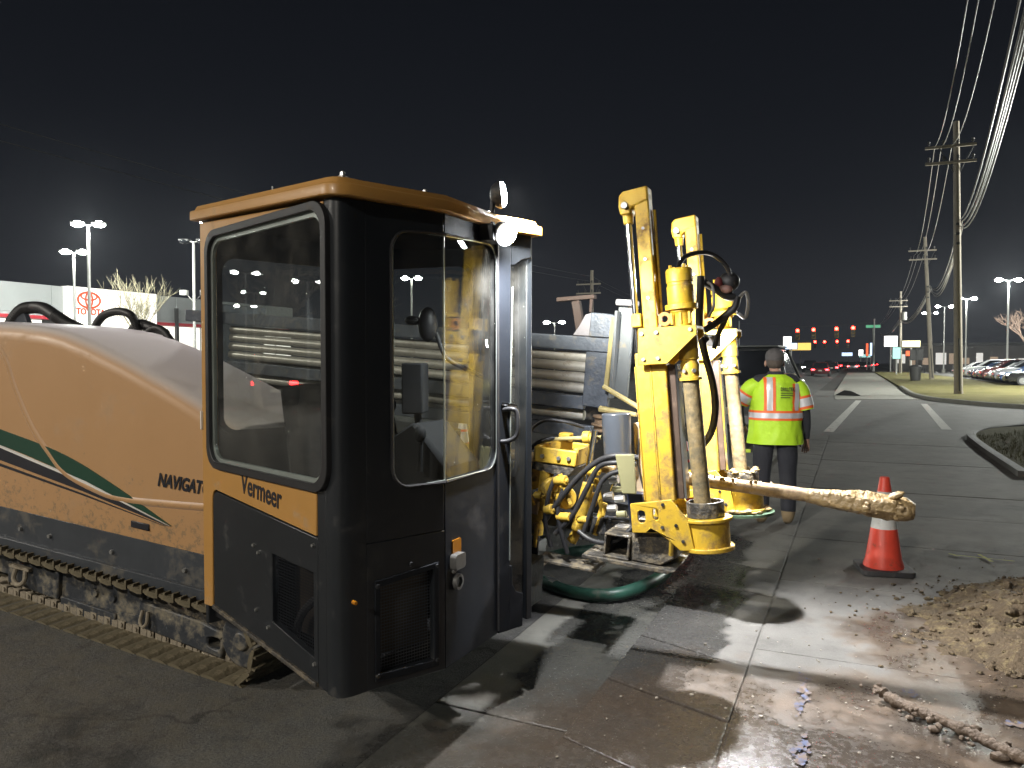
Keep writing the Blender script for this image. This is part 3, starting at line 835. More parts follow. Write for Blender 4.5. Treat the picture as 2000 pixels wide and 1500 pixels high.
MB().tube(spline([(-4.06, -1.33, -0.0), (-4.06, -1.345, -0.06), (-4.01, -1.35, -0.09), (-3.96, -1.345, -0.06), (-3.97, -1.33, -0.0)], 5), 0.014, 8).build('shackle', link_mat, track)
MB().bb(-4.12, -3.93, -1.34, -1.31, 0.0, 0.022).build('shackle_bar', link_mat, track, bevel=0.004)
MB().tube(spline([(-2.93, -1.355, -0.02), (-2.935, -1.365, -0.08), (-2.91, -1.37, -0.105), (-2.885, -1.365, -0.08), (-2.89, -1.355, -0.02)], 5), 0.01, 8).build('shackle', link_mat, track)
for u in (-3.4, -3.25):
    MB().cyl((u, -1.283, -0.03), (u, -1.30, -0.03), 0.03, 0.026, 12).build('roller_cap', track_steel, track)
MB().tube([(-4.15, -1.30, 0.055), (-3.7, -1.31, 0.055), (-3.4, -1.29, 0.06)], 0.012, 6).build('edge_weld', link_mat, track)
MB().tube([(-3.36, -1.285, 0.085), (-3.0, -1.285, 0.085)], 0.01, 6).build('edge_weld', link_mat, track)
for u in (-2.2, -4.98):
    w = MB(); w.cyl((u, -1.36, -0.025), (u, -1.13, -0.025), 0.145, None, 24); w.cyl((u, -1.38, -0.025), (u, -1.11, -0.025), 0.05, None, 16)
    w.build('idler_wheel', track_steel, track, bevel=0.01)
sh = MB()
sh.prism([(-0.050, -0.012), (-0.052, 0.010), (-0.02, 0.016), (0.03, 0.010), (0.056, -0.002), (0.054, -0.016)], lambda x, z, d: (x, d, z), -0.215, 0.215); sh.bb(-0.048, -0.034, -0.213, 0.213, -0.036, -0.008); sh.bb(0.014, 0.026, -0.213, 0.213, -0.030, -0.008)
shoe_me = sh.mesh('track_shoe', track_mud)
lk = MB()
for s in (-1, 1):
    lk.bb(-0.062, -0.012, s * 0.045 - 0.012, s * 0.045 + 0.012, 0.012, 0.058); lk.bb(0.0, 0.048, s * 0.045 - 0.010, s * 0.045 + 0.010, 0.012, 0.05)
lk.cyl((-0.035, -0.065, 0.036), (-0.035, 0.065, 0.036), 0.013, None, 10)
link_me = lk.mesh('track_link', link_mat)
u0, u1, wc, rad = -4.98, -2.2, -0.025, 0.175
straight = u1 - u0; arc = math.pi * rad; total = 2 * (straight + arc); NS = 57
for k in range(NS):
    s = total * k / NS
    if s < straight:
        u, w, a = u0 + s, wc - rad, 0.0
    elif s < straight + arc:
        t = (s - straight) / rad; u, w, a = u1 + rad * math.sin(t), wc - rad * math.cos(t), -t
    elif s < 2 * straight + arc:
        u, w, a = u1 - (s - straight - arc), wc + rad, -math.pi
    else:
        t = (s - 2 * straight - arc) / rad; u, w, a = u0 - rad * math.sin(t), wc + rad * math.cos(t), -math.pi - t
    jt = rnd.uniform(-0.02, 0.02)
    instance('track_shoe', shoe_me, track, (u, -1.275, w), (0, a + jt, 0))
    instance('track_link', link_me, track, (u, -1.255, w), (0, a, 0))
# far-side track, seen only as a dark mass under the frame
ft = MB()
stad = []
for k in range(28):
    s = total * k / 28
    if s < straight: p = (u0 + s, wc - rad)
    elif s < straight + arc: t = (s - straight) / rad; p = (u1 + rad * math.sin(t), wc - rad * math.cos(t))
    elif s < 2 * straight + arc: p = (u1 - (s - straight - arc), wc + rad)
    else: t = (s - 2 * straight - arc) / rad; p = (u0 - rad * math.sin(t), wc + rad * math.cos(t))
    stad.append(p)
ft.prism(stad, lambda u, w, d: (u, d, w), 0.6, 1.05)
ft.build('far_track', track_mud, RIG, bevel=0.01)

# --- hoses over the hood
hose_pts = [
    [(-5.192, -0.7, 1.419), (-5.137, -0.7, 1.511), (-5.044, -0.7, 1.59), (-4.941, -0.7, 1.615), (-4.8, -0.7, 1.615), (-4.659, -0.7, 1.565), (-4.536, -0.7, 1.52), (-4.397, -0.7, 1.483)],
    [(-4.267, -0.7, 1.483), (-4.23, -0.7, 1.548), (-4.161, -0.7, 1.603), (-4.037, -0.7, 1.633), (-3.925, -0.7, 1.62), (-3.87, -0.7, 1.573), (-3.833, -0.7, 1.511)],
    [(-3.962, -0.654, 1.483), (-3.879, -0.654, 1.553), (-3.768, -0.654, 1.539), (-3.629, -0.654, 1.502)],
    [(-3.712, -0.746, 1.493), (-3.638, -0.746, 1.54), (-3.555, -0.746, 1.53), (-3.472, -0.746, 1.465)],
]
for pts, r in zip(hose_pts, (0.042, 0.026, 0.035, 0.022)):
    sp = spline(pts, 12)
    MB().tube(sp, [r * (1.0 + (0.10 if i % 2 else -0.04)) for i in range(len(sp))], 10).build('hood_hose', rubber, RIG, smooth=50)
MB().prism([(-5.155, 1.456), (-5.063, 1.581), (-4.989, 1.581), (-4.915, 1.456)], lambda u, w, d: (u, -0.72 + d, w), 0, 0.04).build('hose_bracket', can_mat, RIG, bevel=0.006)

# --- cab: its own upright frame, so its matrix undoes the rig's pitch
class Face:
    """vertical cab wall from a to b (plan points); s runs along it, d points outwards"""
    def __init__(self, a, b, out):
        self.a = Vector((a[0], a[1], 0)); self.b = Vector((b[0], b[1], 0))
        self.u = (self.b - self.a).normalized(); self.len = (self.b - self.a).length
        n = Vector((self.u.y, -self.u.x, 0)); self.n = n if n.dot(Vector((*out, 0))) > 0 else -n
    def __call__(self, s, z, d=0.0):
        return self.a + self.u * s + self.n * d + Vector((0, 0, z))

PL0 = (-2.873, 2.770); PL1 = (-1.794, 2.344)
PA0 = (-1.697, 2.434); PA1 = (-1.542, 2.772); PB1 = (-1.527, 3.252); PD1 = (-1.44, 3.47)
PF = (-1.78, 3.66); PR = (-2.54, 3.61)
fL = Face(PL0, PL1, (-.37, -.93)); fA = Face(PA0, PA1, (1, -.4)); fB = Face(PA1, PB1, (1, 0)); fD = Face(PB1, PD1, (1, -.4))
fF = Face(PD1, PF, (.5, .9)); fS = Face(PF, PR, (0, 1)); fR = Face(PR, PL0, (-1, -.3))

def roof_z(x):
    return 2.200 + 0.055 * max(0.0, -1.72 - x)

cab_inv = RIG_M.inverted()
def cab_strip(pts, z0, z1f, t0, t1):
    mb = MB(); rings = []
    P = [Vector((p[0], p[1], 0)) for p in pts]
    for i, p in enumerate(P):
        t = (P[min(i + 1, len(P) - 1)] - P[max(i - 1, 0)]).normalized(); n = Vector((t.y, -t.x, 0))
        rings.append([p + n * t0 + Vector((0, 0, z0)), p + n * t1 + Vector((0, 0, z0)), p + n * t1 + Vector((0, 0, z1f(p.x))), p + n * t0 + Vector((0, 0, z1f(p.x)))])
    mb.loft(rings)
    return mb
corner = [fL(1.128, 0).to_2d(), PL1, (-1.765, 2.338), (-1.742, 2.347), (-1.724, 2.372), (-1.712, 2.40), PA0]
mb = cab_strip(corner, 0.330, roof_z, -0.045, 0.0)
cab = mb.build('cab', black_paint, RIG, smooth=40)
cab.matrix_local = cab_inv

def panel(name, poly, face, mat, holes=(), d0=-0.03, d1=0.0, bevel=0.004):
    return MB().prism(poly, face, d0, d1, holes).build(name, mat, cab, bevel=bevel)

# left wall: orange frame, big window, dark lower panel
win_o = rrect(0.088, 1.168, 1.098, 2.205, 0.10)
win_i = rrect(0.122, 1.132, 1.130, 2.172, 0.085)
panel('orange_frame', [(0.0, 0.418), (0.1, 0.428), (0.106, 0.955), (0.122, 0.985), (0.15, 0.995), (1.062, 0.925), (1.062, 1.115)] + [(0.20, 1.115), (0.15, 1.128), (0.12, 1.16), (0.108, 1.21), (0.108, 2.09), (0.12, 2.14), (0.15, 2.175), (0.20, 2.188)] + [(1.125, 2.188), (1.125, 2.2), (0.0, 2.262)], fL, roof_orange, d1=0.003)
panel('corner_filler', [(1.064, 0.338), (1.128, 0.333), (1.128, 1.115), (1.064, 1.115)], fL, black_paint)
MB().prism(win_o, fL, -0.02, 0.022, [list(reversed(win_i))]).build('window_gasket', rubber, cab, bevel=0.009)
MB().prism(rrect(0.118, 1.136, 1.126, 2.176, 0.088), fL, -0.012, 0.004, [list(reversed(rrect(0.140, 1.114, 1.146, 2.150, 0.072)))]).build('window_inner_edge', trim, cab, bevel=0.003)  # pale frame painting in the lamp-lit inner edge of the gasket
MB().prism(rrect(0.13, 1.125, 1.138, 2.163, 0.08), fL, -0.006, -0.001).build('window_pane', cab_glass, cab, smooth=0)
panel('lower_panel', [(0.108, 0.43), (0.108, 0.950), (0.125, 0.978), (0.15, 0.986), (1.062, 0.917), (1.062, 0.345)], fL, black_paint,
      holes=[[(0.69, 0.50), (0.69, 0.79), (1.03, 0.775), (1.03, 0.44)]], d0=-0.03, d1=0.0)
mesh = MB()
for k in range(26):
    s = 0.69 + 0.34 * (k + 0.5) / 26
    mesh.add([fL(s - .0018, 0.44, -.020), fL(s + .0018, 0.44, -.020), fL(s + .0018, 0.79, -.020), fL(s - .0018, 0.79, -.020)], [(0, 1, 2, 3)])
for k in range(28):
    z = 0.44 + 0.35 * (k + 0.5) / 28
    mesh.add([fL(.69, z - .0018, -.0215), fL(1.03, z - .0018, -.0215), fL(1.03, z + .0018, -.0215), fL(.69, z + .0018, -.0215)], [(0, 1, 2, 3)])
g1 = mesh.build('vent_mesh', grey_paint, cab, smooth=0)
g1['kind'] = 'stuff'
MB().prism([(0.62, 0.42), (0.62, 0.84), (1.05, 0.84), (1.05, 0.38)], fL, -0.16, -0.15).build('vent_back', vent_dark, cab)
MB().tube(spline([fL(0.72, 0.40, -0.09), fL(0.78, 0.52, -0.08), fL(0.9, 0.62, -0.08), fL(1.02, 0.66, -0.09)], 6), 0.018, 8).build('inner_hose', rubber, cab)
MB().prism([(0.11, 0.425), (1.06, 0.333), (1.06, 0.352), (0.11, 0.444)], fL, -0.03, 0.012).build('sill_angle', mud_steel, cab, bevel=0.003)
for s, z in ((0.53, 0.80), (0.575, 0.775), (1.035, 0.885), (0.66, 0.47), (0.55, 0.52), (1.04, 0.42)):
    MB().cyl(fL(s, z, 0.0), fL(s, z, 0.010), 0.009, 0.007, 8).build('bolt', bolt_mat, cab)
MB().cyl(fA(-0.075, 0.70, 0.03), fA(-0.075, 0.70, 0.052), 0.008, 0.007, 8).build('bolt', amber, cab)
text_mesh('lettering', 'Vermeer', 0.128, stripe_black, cab, basis(fL(0.415, 1.018, 0.0045), fL.u - Vector((0, 0, 0.075)), (0, 0, 1)), bold=0.0022, extrude=0.0008, sx=0.80)
MB().prism(rrect(0.0, 0.012, 1.27, 1.36, 0.004, 2), fL, 0.002, 0.012).build('reflector', stripe_white, cab)

# right-hand walls with the wrap-round window
def arc(cx, cy, r, a0, a1, n=6):
    return [(cx + r * math.cos(R(a0 + (a1 - a0) * k / n)), cy + r * math.sin(R(a0 + (a1 - a0) * k / n))) for k in range(n + 1)]
LA = fA.len; LB = fB.len
open_A = arc(0.195, 1.182, 0.08, 270, 180) + arc(0.195, 2.030, 0.08, 180, 90)
open_B = arc(0.375, 2.045, 0.085, 90, 0) + arc(0.375, 1.190, 0.085, 360, 270)
gr = [(0.058, 0.385), (0.315, 0.372), (0.315, 0.750), (0.058, 0.725)]
panel('wall_panel', [(0, 0.330), (LA - .002, 0.317), (LA - .002, 0.90), (0, 0.90)], fA, black_paint, holes=[gr])
panel('wall_panel', [(0, 0.9005), (LA - .002, 0.9005), (LA - .002, 1.100)] + open_A + [(LA - .002, 2.118), (LA - .002, 2.205), (0, 2.205)], fA, black_paint)
panel('door_panel', [(0.002, 0.317), (LB, 0.312), (LB, 2.207), (0.002, 2.205), (0.002, 2.118)] + open_B + [(0.002, 1.100)], fB, grey_paint)
bp = [fA(s, z, 0.004) for s, z in [(LA, 1.1)] + open_A + [(LA, 2.118)]]
MB().tube(bp, 0.0065, 6).build('window_seal', rubber, cab)
MB().tube([p + fA.n * 0.004 for p in [fA(s, z, 0.0) for s, z in [(LA, 1.108)] + [(q[0] + .008, q[1]) for q in open_A] + [(LA, 2.11)]]], 0.0022, 5).build('window_inner_edge', trim, cab)
bp = [fB(s, z, 0.004) for s, z in [(0, 2.118)] + open_B + [(0, 1.1)]]
MB().tube(bp, 0.0065, 6).build('window_seal', rubber, cab)
MB().tube([fB(s, z, 0.008) for s, z in [(0, 2.11)] + [(q[0] - .008, q[1]) for q in open_B] + [(0, 1.108)]], 0.0022, 5).build('window_inner_edge', trim, cab)
MB().prism([(LA - .001, 1.095)] + open_A + [(LA - .001, 2.123)], fA, -0.010, -0.005).build('window_pane', cab_glass, cab, smooth=0)
MB().prism([(.001, 2.123)] + open_B + [(.001, 1.095)], fB, -0.010, -0.005).build('window_pane', cab_glass, cab, smooth=0)
MB().tube([fA(LA, 1.1, -0.002), fA(LA, 2.12, -0.002)], 0.0032, 6).build('glass_joint', trim, cab)
mesh = MB()
for k in range(20):
    s = 0.058 + 0.257 * (k + 0.5) / 20
    mesh.add([fA(s - .0013, .37, -.02), fA(s + .0013, .37, -.02), fA(s + .0013, .75, -.02), fA(s - .0013, .75, -.02)], [(0, 1, 2, 3)])
for k in range(30):
    z = 0.37 + 0.38 * (k + 0.5) / 30
    mesh.add([fA(.058, z - .0018, -.021), fA(.315, z - .0018, -.021), fA(.315, z + .0018, -.021), fA(.058, z + .0018, -.021)], [(0, 1, 2, 3)])
g2 = mesh.build('vent_mesh', skirt_mat, cab, smooth=0)
g2['kind'] = 'stuff'
MB().prism([(0.03, .35), (0.345, .345), (0.345, .775), (0.03, .755)], fA, -0.10, -0.095).build('vent_back', vent_dark, cab)
MB().prism([(0.035, .355), (0.338, .342), (0.338, .775), (0.035, .75)], fA, -0.002, 0.006, [gr]).build('vent_frame', grey_paint, cab, bevel=0.003)
for s, z in ((0.045, .73), (0.327, .76), (0.045, .38), (0.327, .37), (0.2, .79)):
    MB().cyl(fA(s, z, 0.004), fA(s, z, 0.014), 0.010, 0.008, 8).build('bolt', dark_steel, cab)
MB().prism(rrect(0.055, 0.125, 0.765, 0.845, 0.008, 2), fB, 0.0, 0.006).build('amber_reflector', amber, cab)
lt = MB(); lt.prism(rrect(0.03, 0.115, 0.725, 0.790, 0.015, 3), fB, 0.004, 0.035); lt.cyl(fB(0.03, 0.72, 0.02), fB(0.115, 0.735, 0.02), 0.008, None, 8)
lt.build('door_latch', latch_mat, cab, bevel=0.004)
MB().ring(fB(0.085, 0.665, 0.006), fB(0.085, 0.665, 0.022), 0.034, 0.022, 16).build('keeper_ring', latch_mat, cab)

# door standing open at the front corner: post, glass and handle
edge = lambda z: 0.165 + 0.06 * (z - 0.31) / 1.89
panel('door_post', [(0.004, 0.312), (0.075, 0.31), (0.085, 2.207), (0.004, 2.207)], fD, grey_paint, d0=-0.03, d1=0.004)
panel('door_head', [(0.0851, 2.055), (0.12, 2.06), (0.16, 2.085), (edge(2.1), 2.1), (edge(2.2), 2.207), (0.0851, 2.207)], fD, grey_paint, d0=-0.028, d1=0.002)
panel('door_foot', [(0.0751, 0.31), (edge(.31), 0.31), (edge(.45), 0.47), (0.12, 0.49), (0.098, 0.53), (0.095, 0.62), (0.0755, 0.62)], fD, grey_paint, d0=-0.028, d1=0.002)
MB().prism([(0.0755, 0.62), (0.095, 0.62), (0.098, 0.53), (0.12, 0.49), (edge(.45), 0.47), (edge(2.1), 2.1), (0.16, 2.085), (0.12, 2.06), (0.084, 2.055)], fD, -0.012, -0.007).build('door_pane', cab_glass, cab, smooth=0)
MB().tube([fD(0.092, 1.95, 0.006), fD(0.078, 1.5, 0.008), fD(0.072, 0.65, 0.006)], 0.0035, 6).build('door_trim', trim, cab)
MB().tube([fB(LB - 0.012, 0.33, 0.006), fB(LB - 0.012, 2.19, 0.006)], 0.008, 6).build('door_seal', rubber, cab)
MB().tube(spline([fD(0.03, 1.37, 0.0), fD(0.05, 1.375, 0.045), fD(0.065, 1.36, 0.062), fD(0.068, 1.30, 0.066), fD(0.066, 1.25, 0.06), fD(0.045, 1.225, 0.03), fD(0.02, 1.22, 0.0)], 6), 0.011, 8).build('door_handle', rubber, cab, smooth=60)
MB().tube([fD(0.02, 1.40, 0.005), fD(0.10, 1.385, 0.02)], 0.010, 8).build('door_lever', chrome, cab)

# hidden walls: front, far side and rear, each with its own window
for f, nm in ((fF, 'front'), (fS, 'side'), (fR, 'rear')):
    Ln = f.len
    zt = lambda s: roof_z((f(s, 0)).x)
    o = rrect(0.075, Ln - 0.075, 1.02 if nm != 'rear' else 1.25, 2.11, 0.08)
    panel('wall_panel', [(0.004, 0.33), (Ln - 0.004, 0.33), (Ln - 0.004, zt(Ln)), (0.004, zt(0))], f, black_paint, holes=[list(reversed(o))], d0=-0.035)
    MB().prism(o, f, -0.014, -0.009).build('window_pane', cab_glass, cab, smooth=0)
    MB().prism(rrect(0.06, Ln - 0.06, 1.005 if nm != 'rear' else 1.235, 2.125, 0.09), f, -0.045, -0.0355, [list(reversed(rrect(0.085, Ln - 0.085, 1.03 if nm != 'rear' else 1.26, 2.10, 0.07)))]).build('window_gasket', rubber, cab)
MB().box((PR[0] + 0.06, PR[1] - 0.06, 1.3), (0.07, 0.05, 1.75)).build('pillar_liner', interior_tan, cab, bevel=0.01)

# roof
plan = [fL(-0.005, 0).to_2d(), PL1, (-1.765, 2.338), (-1.742, 2.347), (-1.722, 2.372), PA0, PA1, PB1, PD1, PF, PR]
P = [Vector((p[0], p[1], 0)) for p in plan]
def offs(dist):
    out = []
    m = len(P)
    for i in range(m):
        a = (P[i] - P[i - 1]).normalized(); b = (P[(i + 1) % m] - P[i]).normalized()
        na = Vector((a.y, -a.x, 0)); nb = Vector((b.y, -b.x, 0)); n = (na + nb).normalized()
        out.append(P[i] + n * min(dist / max(0.45, n.dot(na)), abs(dist) * 1.6) if dist > 0 else P[i] + n * dist)
    return out
rings = []
for dz, inset in ((0.0, 0.012), (0.0, 0.03), (0.004, 0.034), (0.040, 0.034), (0.046, 0.030), (0.050, 0.018), (0.070, 0.008), (0.080, -0.03), (0.088, -0.16)):
    rings.append([(p.x, p.y, roof_z(p.x) + 0.006 + dz) for p in offs(inset)])
roof = MB().loft(rings).build('roof', roof_orange, cab, smooth=40)
for p in ((-1.80, 2.44), (-1.66, 2.82), (-1.62, 3.35), (-2.55, 2.85)):
    MB().lathe([(0.022, 0), (0.022, 0.012), (0.012, 0.016), (0.01, 0.03), (0.004, 0.034)], (p[0], p[1], roof_z(p[0]) + 0.088), (0, 0, 1), 10).build('roof_bolt', bolt_mat, cab)
MB().tube([(-2.3, 2.62, roof_z(-2.3) + .08), (-2.3, 2.62, roof_z(-2.3) + .12)], 0.003, 6).build('aerial', bolt_mat, cab)

# interior: floor, seat, console, display, mirror and joystick
flr = MB(); flr.prism([tuple(p.to_2d()) for p in offs(-0.05)], lambda x, y, d: (x, y, d), 0.36, 0.42)
flr.build('floor', interior, cab)
hl = MB(); hp_ = [tuple(p.to_2d()) for p in offs(-0.045)]
hl.prism(hp_, lambda x, y, d: (x, y, roof_z(x) + d), -0.022, -0.004)
hl.build('headliner', interior, cab)
st = MB()
st.box((-2.18, 3.02, 0.80), (0.46, 0.46, 0.14)); st.box((-2.40, 3.10, 1.16), (0.13, 0.44, 0.66), Matrix.Rotation(R(-8), 3, 'Y'))
st.cyl((-2.2, 3.02, 0.42), (-2.2, 3.02, 0.76), 0.12, 0.10, 16)
st.box((-2.12, 2.77, 1.0), (0.40, 0.09, 0.08)); st.box((-2.12, 3.28, 1.0), (0.40, 0.09, 0.08))
st.build('seat', interior, cab, bevel=0.03)
MB().prism([(-2.06, 0.42), (-1.62, 0.42), (-1.68, 1.12), (-1.86, 1.32), (-2.02, 1.22)], lambda x, z, d: (x, d, z), 3.05, 3.36).build('console', interior, cab, bevel=0.02)
dsp = MB(); dsp.box((-1.93, 3.18, 1.47), (0.10, 0.17, 0.24), Matrix.Rotation(R(20), 3, 'Z')); dsp.cyl((-1.92, 3.2, 1.25), (-1.93, 3.19, 1.4), 0.018)
dsp.build('display', interior, cab, bevel=0.008)
mr_ = MB(); mr_.tube(spline([(-1.72, 3.48, 1.52), (-1.78, 3.42, 1.56), (-1.86, 3.36, 1.62), (-1.90, 3.33, 1.74)], 5), 0.012, 8); mr_.ball((-1.93, 3.30, 1.78), 0.075, (.65, .7, 1.15), 12, 8); mr_.ball((-2.0, 3.27, 1.80), 0.04, (1.1, .8, .6), 10, 6)
mr_.build('fan', rubber, cab, smooth=60)
js = MB(); js.tube([(-1.80, 3.0, 1.1), (-1.79, 2.99, 1.24)], 0.014); js.ball((-1.79, 2.99, 1.27), 0.028, (1, 1, 1.4)); js.tube([(-2.0, 3.12, 1.22), (-2.01, 3.09, 1.36)], 0.012); js.ball((-2.01, 3.09, 1.39), 0.025, (1, 1, 1.4))
js.build('joystick', interior, cab, smooth=60)
MB().box((-1.7, 3.36, 0.72), (0.22, 0.3, 0.6)).build('footwell_box', interior, cab, bevel=0.02)

# work lamps
lx = fB(0.372, 2.165, 0.06)
wl = MB(); wl.box(fB(0.36, 2.17, 0.035), (0.07, 0.13, 0.075)); wl.box(fB(0.36, 2.2, 0.02), (0.05, 0.03, 0.05))
wl.build('work_lamp', dark_steel, cab, bevel=0.006)
ld_ = Vector((0.80, -0.36, -0.42)).normalized(); lc_ = fB(0.36, 2.165, 0.105)
lh = MB(); lh.lathe([(0.02, -0.06), (0.045, -0.045), (0.058, -0.01), (0.060, 0.0), (0.052, 0.004)], lc_, ld_, 22)
lh.build('work_lamp_bowl', dark_steel, cab, smooth=50)
lens = MB().lathe([(0.052, 0.003), (0.051, 0.010), (0.036, 0.018), (0.004, 0.021)], lc_, ld_, 22).build('work_lamp_lens', led_white, cab, smooth=50)
add_light('cab_flood', 'SPOT', fB(0.36, 2.125, 0.165), P_CAB, (0.97, 0.98, 1.0), target=fB(0.36, 2.125, 0.165) + Vector((0.28, 0.30, -1.0)), size=0.03, spot=160, blend=1.0)
ra = Vector((-1.50, 3.23, 2.365)); rd = Vector((0.88, 0.41, 0.10)).normalized()
rl = MB(); rl.lathe([(0.012, -0.05), (0.042, -0.04), (0.062, -0.012), (0.065, 0.0), (0.058, 0.004)], ra, rd, 20); rl.tube([(-1.53, 3.2, 2.28), (-1.53, 3.21, 2.34)], 0.012)
rl.build('roof_lamp', dark_steel, cab, smooth=50)
MB().lathe([(0.057, 0.003), (0.056, 0.014), (0.04, 0.024), (0.005, 0.028)], ra, rd, 20).build('roof_lamp_lens', led_white, cab, smooth=50)
add_light('roof_flood', 'SPOT', ra + rd * 0.06, P_CAB_TOP, (1.0, 0.97, 0.86), target=ra + Vector((-0.55, 1.0, -0.42)), size=0.04, spot=125, blend=0.7)

# --- rod rack behind the cab
rk = MB()
rk.bb(-4.6, -0.86, 0.40, 0.46, 1.59, 1.685)
rack = rk.build('rod_rack', rack_steel, RIG, bevel=0.006)
MB().bb(-4.6, -1.02, 0.38, 0.43, 1.206, 1.295).build('rack_beam', rack_steel, rack, bevel=0.006)
MB().bb(-4.6, -0.95, 0.36, 0.42, 1.02, 1.105).build('rack_beam', rack_steel, rack, bevel=0.006)
MB().bb(-4.6, -1.03, 0.86, 0.90, 1.0, 1.30).build('rack_back', dark_steel, rack, bevel=0.006)
MB().bb(-1.028, -0.855, 0.37, 0.42, 1.23, 1.588).build('rack_end_plate', rack_steel, rack, bevel=0.006)
MB().prism([(-1.02, 1.686), (-0.845, 1.686), (-0.84, 1.826), (-0.88, 1.84), (-1.018, 1.844)], lambda u, w, d: (u, 0.38 + d, w), 0, 0.05).build('rack_end_plate', rack_steel, rack, bevel=0.006)
MB().prism([(-1.14, 1.688), (-1.021, 1.688), (-1.02, 1.84), (-1.06, 1.83), (-1.10, 1.75)], lambda u, w, d: (u, 0.40 + d, w), 0, 0.03).build('rack_gusset', surf('pale steel', (0.17, 0.165, 0.18), 0.5, var=0.15), rack, bevel=0.005)
MB().bb(-4.3, -4.2, 0.36, 0.92, 0.9, 1.75).build('rack_post', rack_steel, rack, bevel=0.006)
ra_ = MB(); ra_.box((-1.185, 0.55, 1.94), (0.27, 0.06, 0.028), Matrix.Rotation(R(-7), 3, 'Y')); ra_.box((-1.155, 0.55, 1.80), (0.055, 0.05, 0.25), Matrix.Rotation(R(-14), 3, 'Y')); ra_.box((-1.075, 0.55, 1.90), (0.02, 0.03, 0.10))
ra_.build('rack_arm', rust, rack, bevel=0.004)
chn = MB(); chn.bb(-0.835, -0.735, 0.38, 0.42, 1.30, 1.90); chn.bb(-0.835, -0.815, 0.30, 0.38, 1.30, 1.86)
chn.build('guide_channel', surf('grey channel', (0.10, 0.112, 0.118), 0.4, metal=0.3, var=0.25, scale=8, dirt=(0.25, 0.2, 0.12), dirt_amt=0.3), rack, bevel=0.004)
MB().bb(-0.845, -0.715, 0.33, 0.44, 1.895, 1.935).build('guide_cap', surf('lamp grey', (0.20, 0.20, 0.21), 0.5, var=0.1), rack, bevel=0.01)
MB().tube([(-0.845, 0.33, 1.82), (-0.86, 0.33, 1.38)], 0.018, 8).build('guide_strip', surf('primer yellow', (0.36, 0.30, 0.13), 0.6, var=0.3, dirt=(0.2, 0.12, 0.05), dirt_amt=0.4), rack)
MB().tube([(-0.87, 0.30, 1.375), (-0.62, 0.25, 1.27)], 0.016, 8).build('link_rod', MATS['primer yellow'], rack)
MB().tube([(-0.875, 0.28, 1.232), (-0.62, 0.22, 1.225)], [0.022, 0.014], 8).build('grease_tube', MATS['primer yellow'], rack)
vt = MB()
vt.cyl((-0.80, 0.2, 1.10), (-0.80, 0.2, 1.20), 0.075, None, 16); vt.cyl((-0.80, 0.2, 1.135), (-0.80, 0.2, 1.15), 0.095, None, 16); vt.cyl((-0.80, 0.2, 1.185), (-0.80, 0.2, 1.20), 0.09, None, 16); vt.cyl((-0.72, 0.12, 1.16), (-0.72, 0.12, 1.215), 0.03, None, 10)
vt.build('rotary_head', surf('brown grimy steel', (0.14, 0.095, 0.06), 0.5, metal=0.2, var=0.4, scale=14, dirt=(0.3, 0.27, 0.22), dirt_amt=0.35), rack, bevel=0.004)
for z, lab in ((1.548, 'topmost drill rod in the rack, tucked under the blue-grey top rail'), (1.482, 'second drill rod from the top of the rack'), (1.411, 'third drill rod from the top of the rack'),
               (1.340, 'fourth drill rod in the rack, just above the middle beam'), (1.160, 'lowest drill rod in the rack, below the middle beam')):
    o = MB()
    o.cyl((-4.15, 0, 0), (-1.04, 0, 0), 0.0325, None, 14); o.cyl((-1.2, 0, 0), (-1.045, 0, 0), 0.0345, None, 14)
    o = o.build('drill_rod', rod_mat, None, smooth=40)
    o.matrix_world = RIG_M @ Matrix.Translation((0, 0.475, z))
    tag(o, lab, 'drill rod', 'steel drill rods lying in the rack')

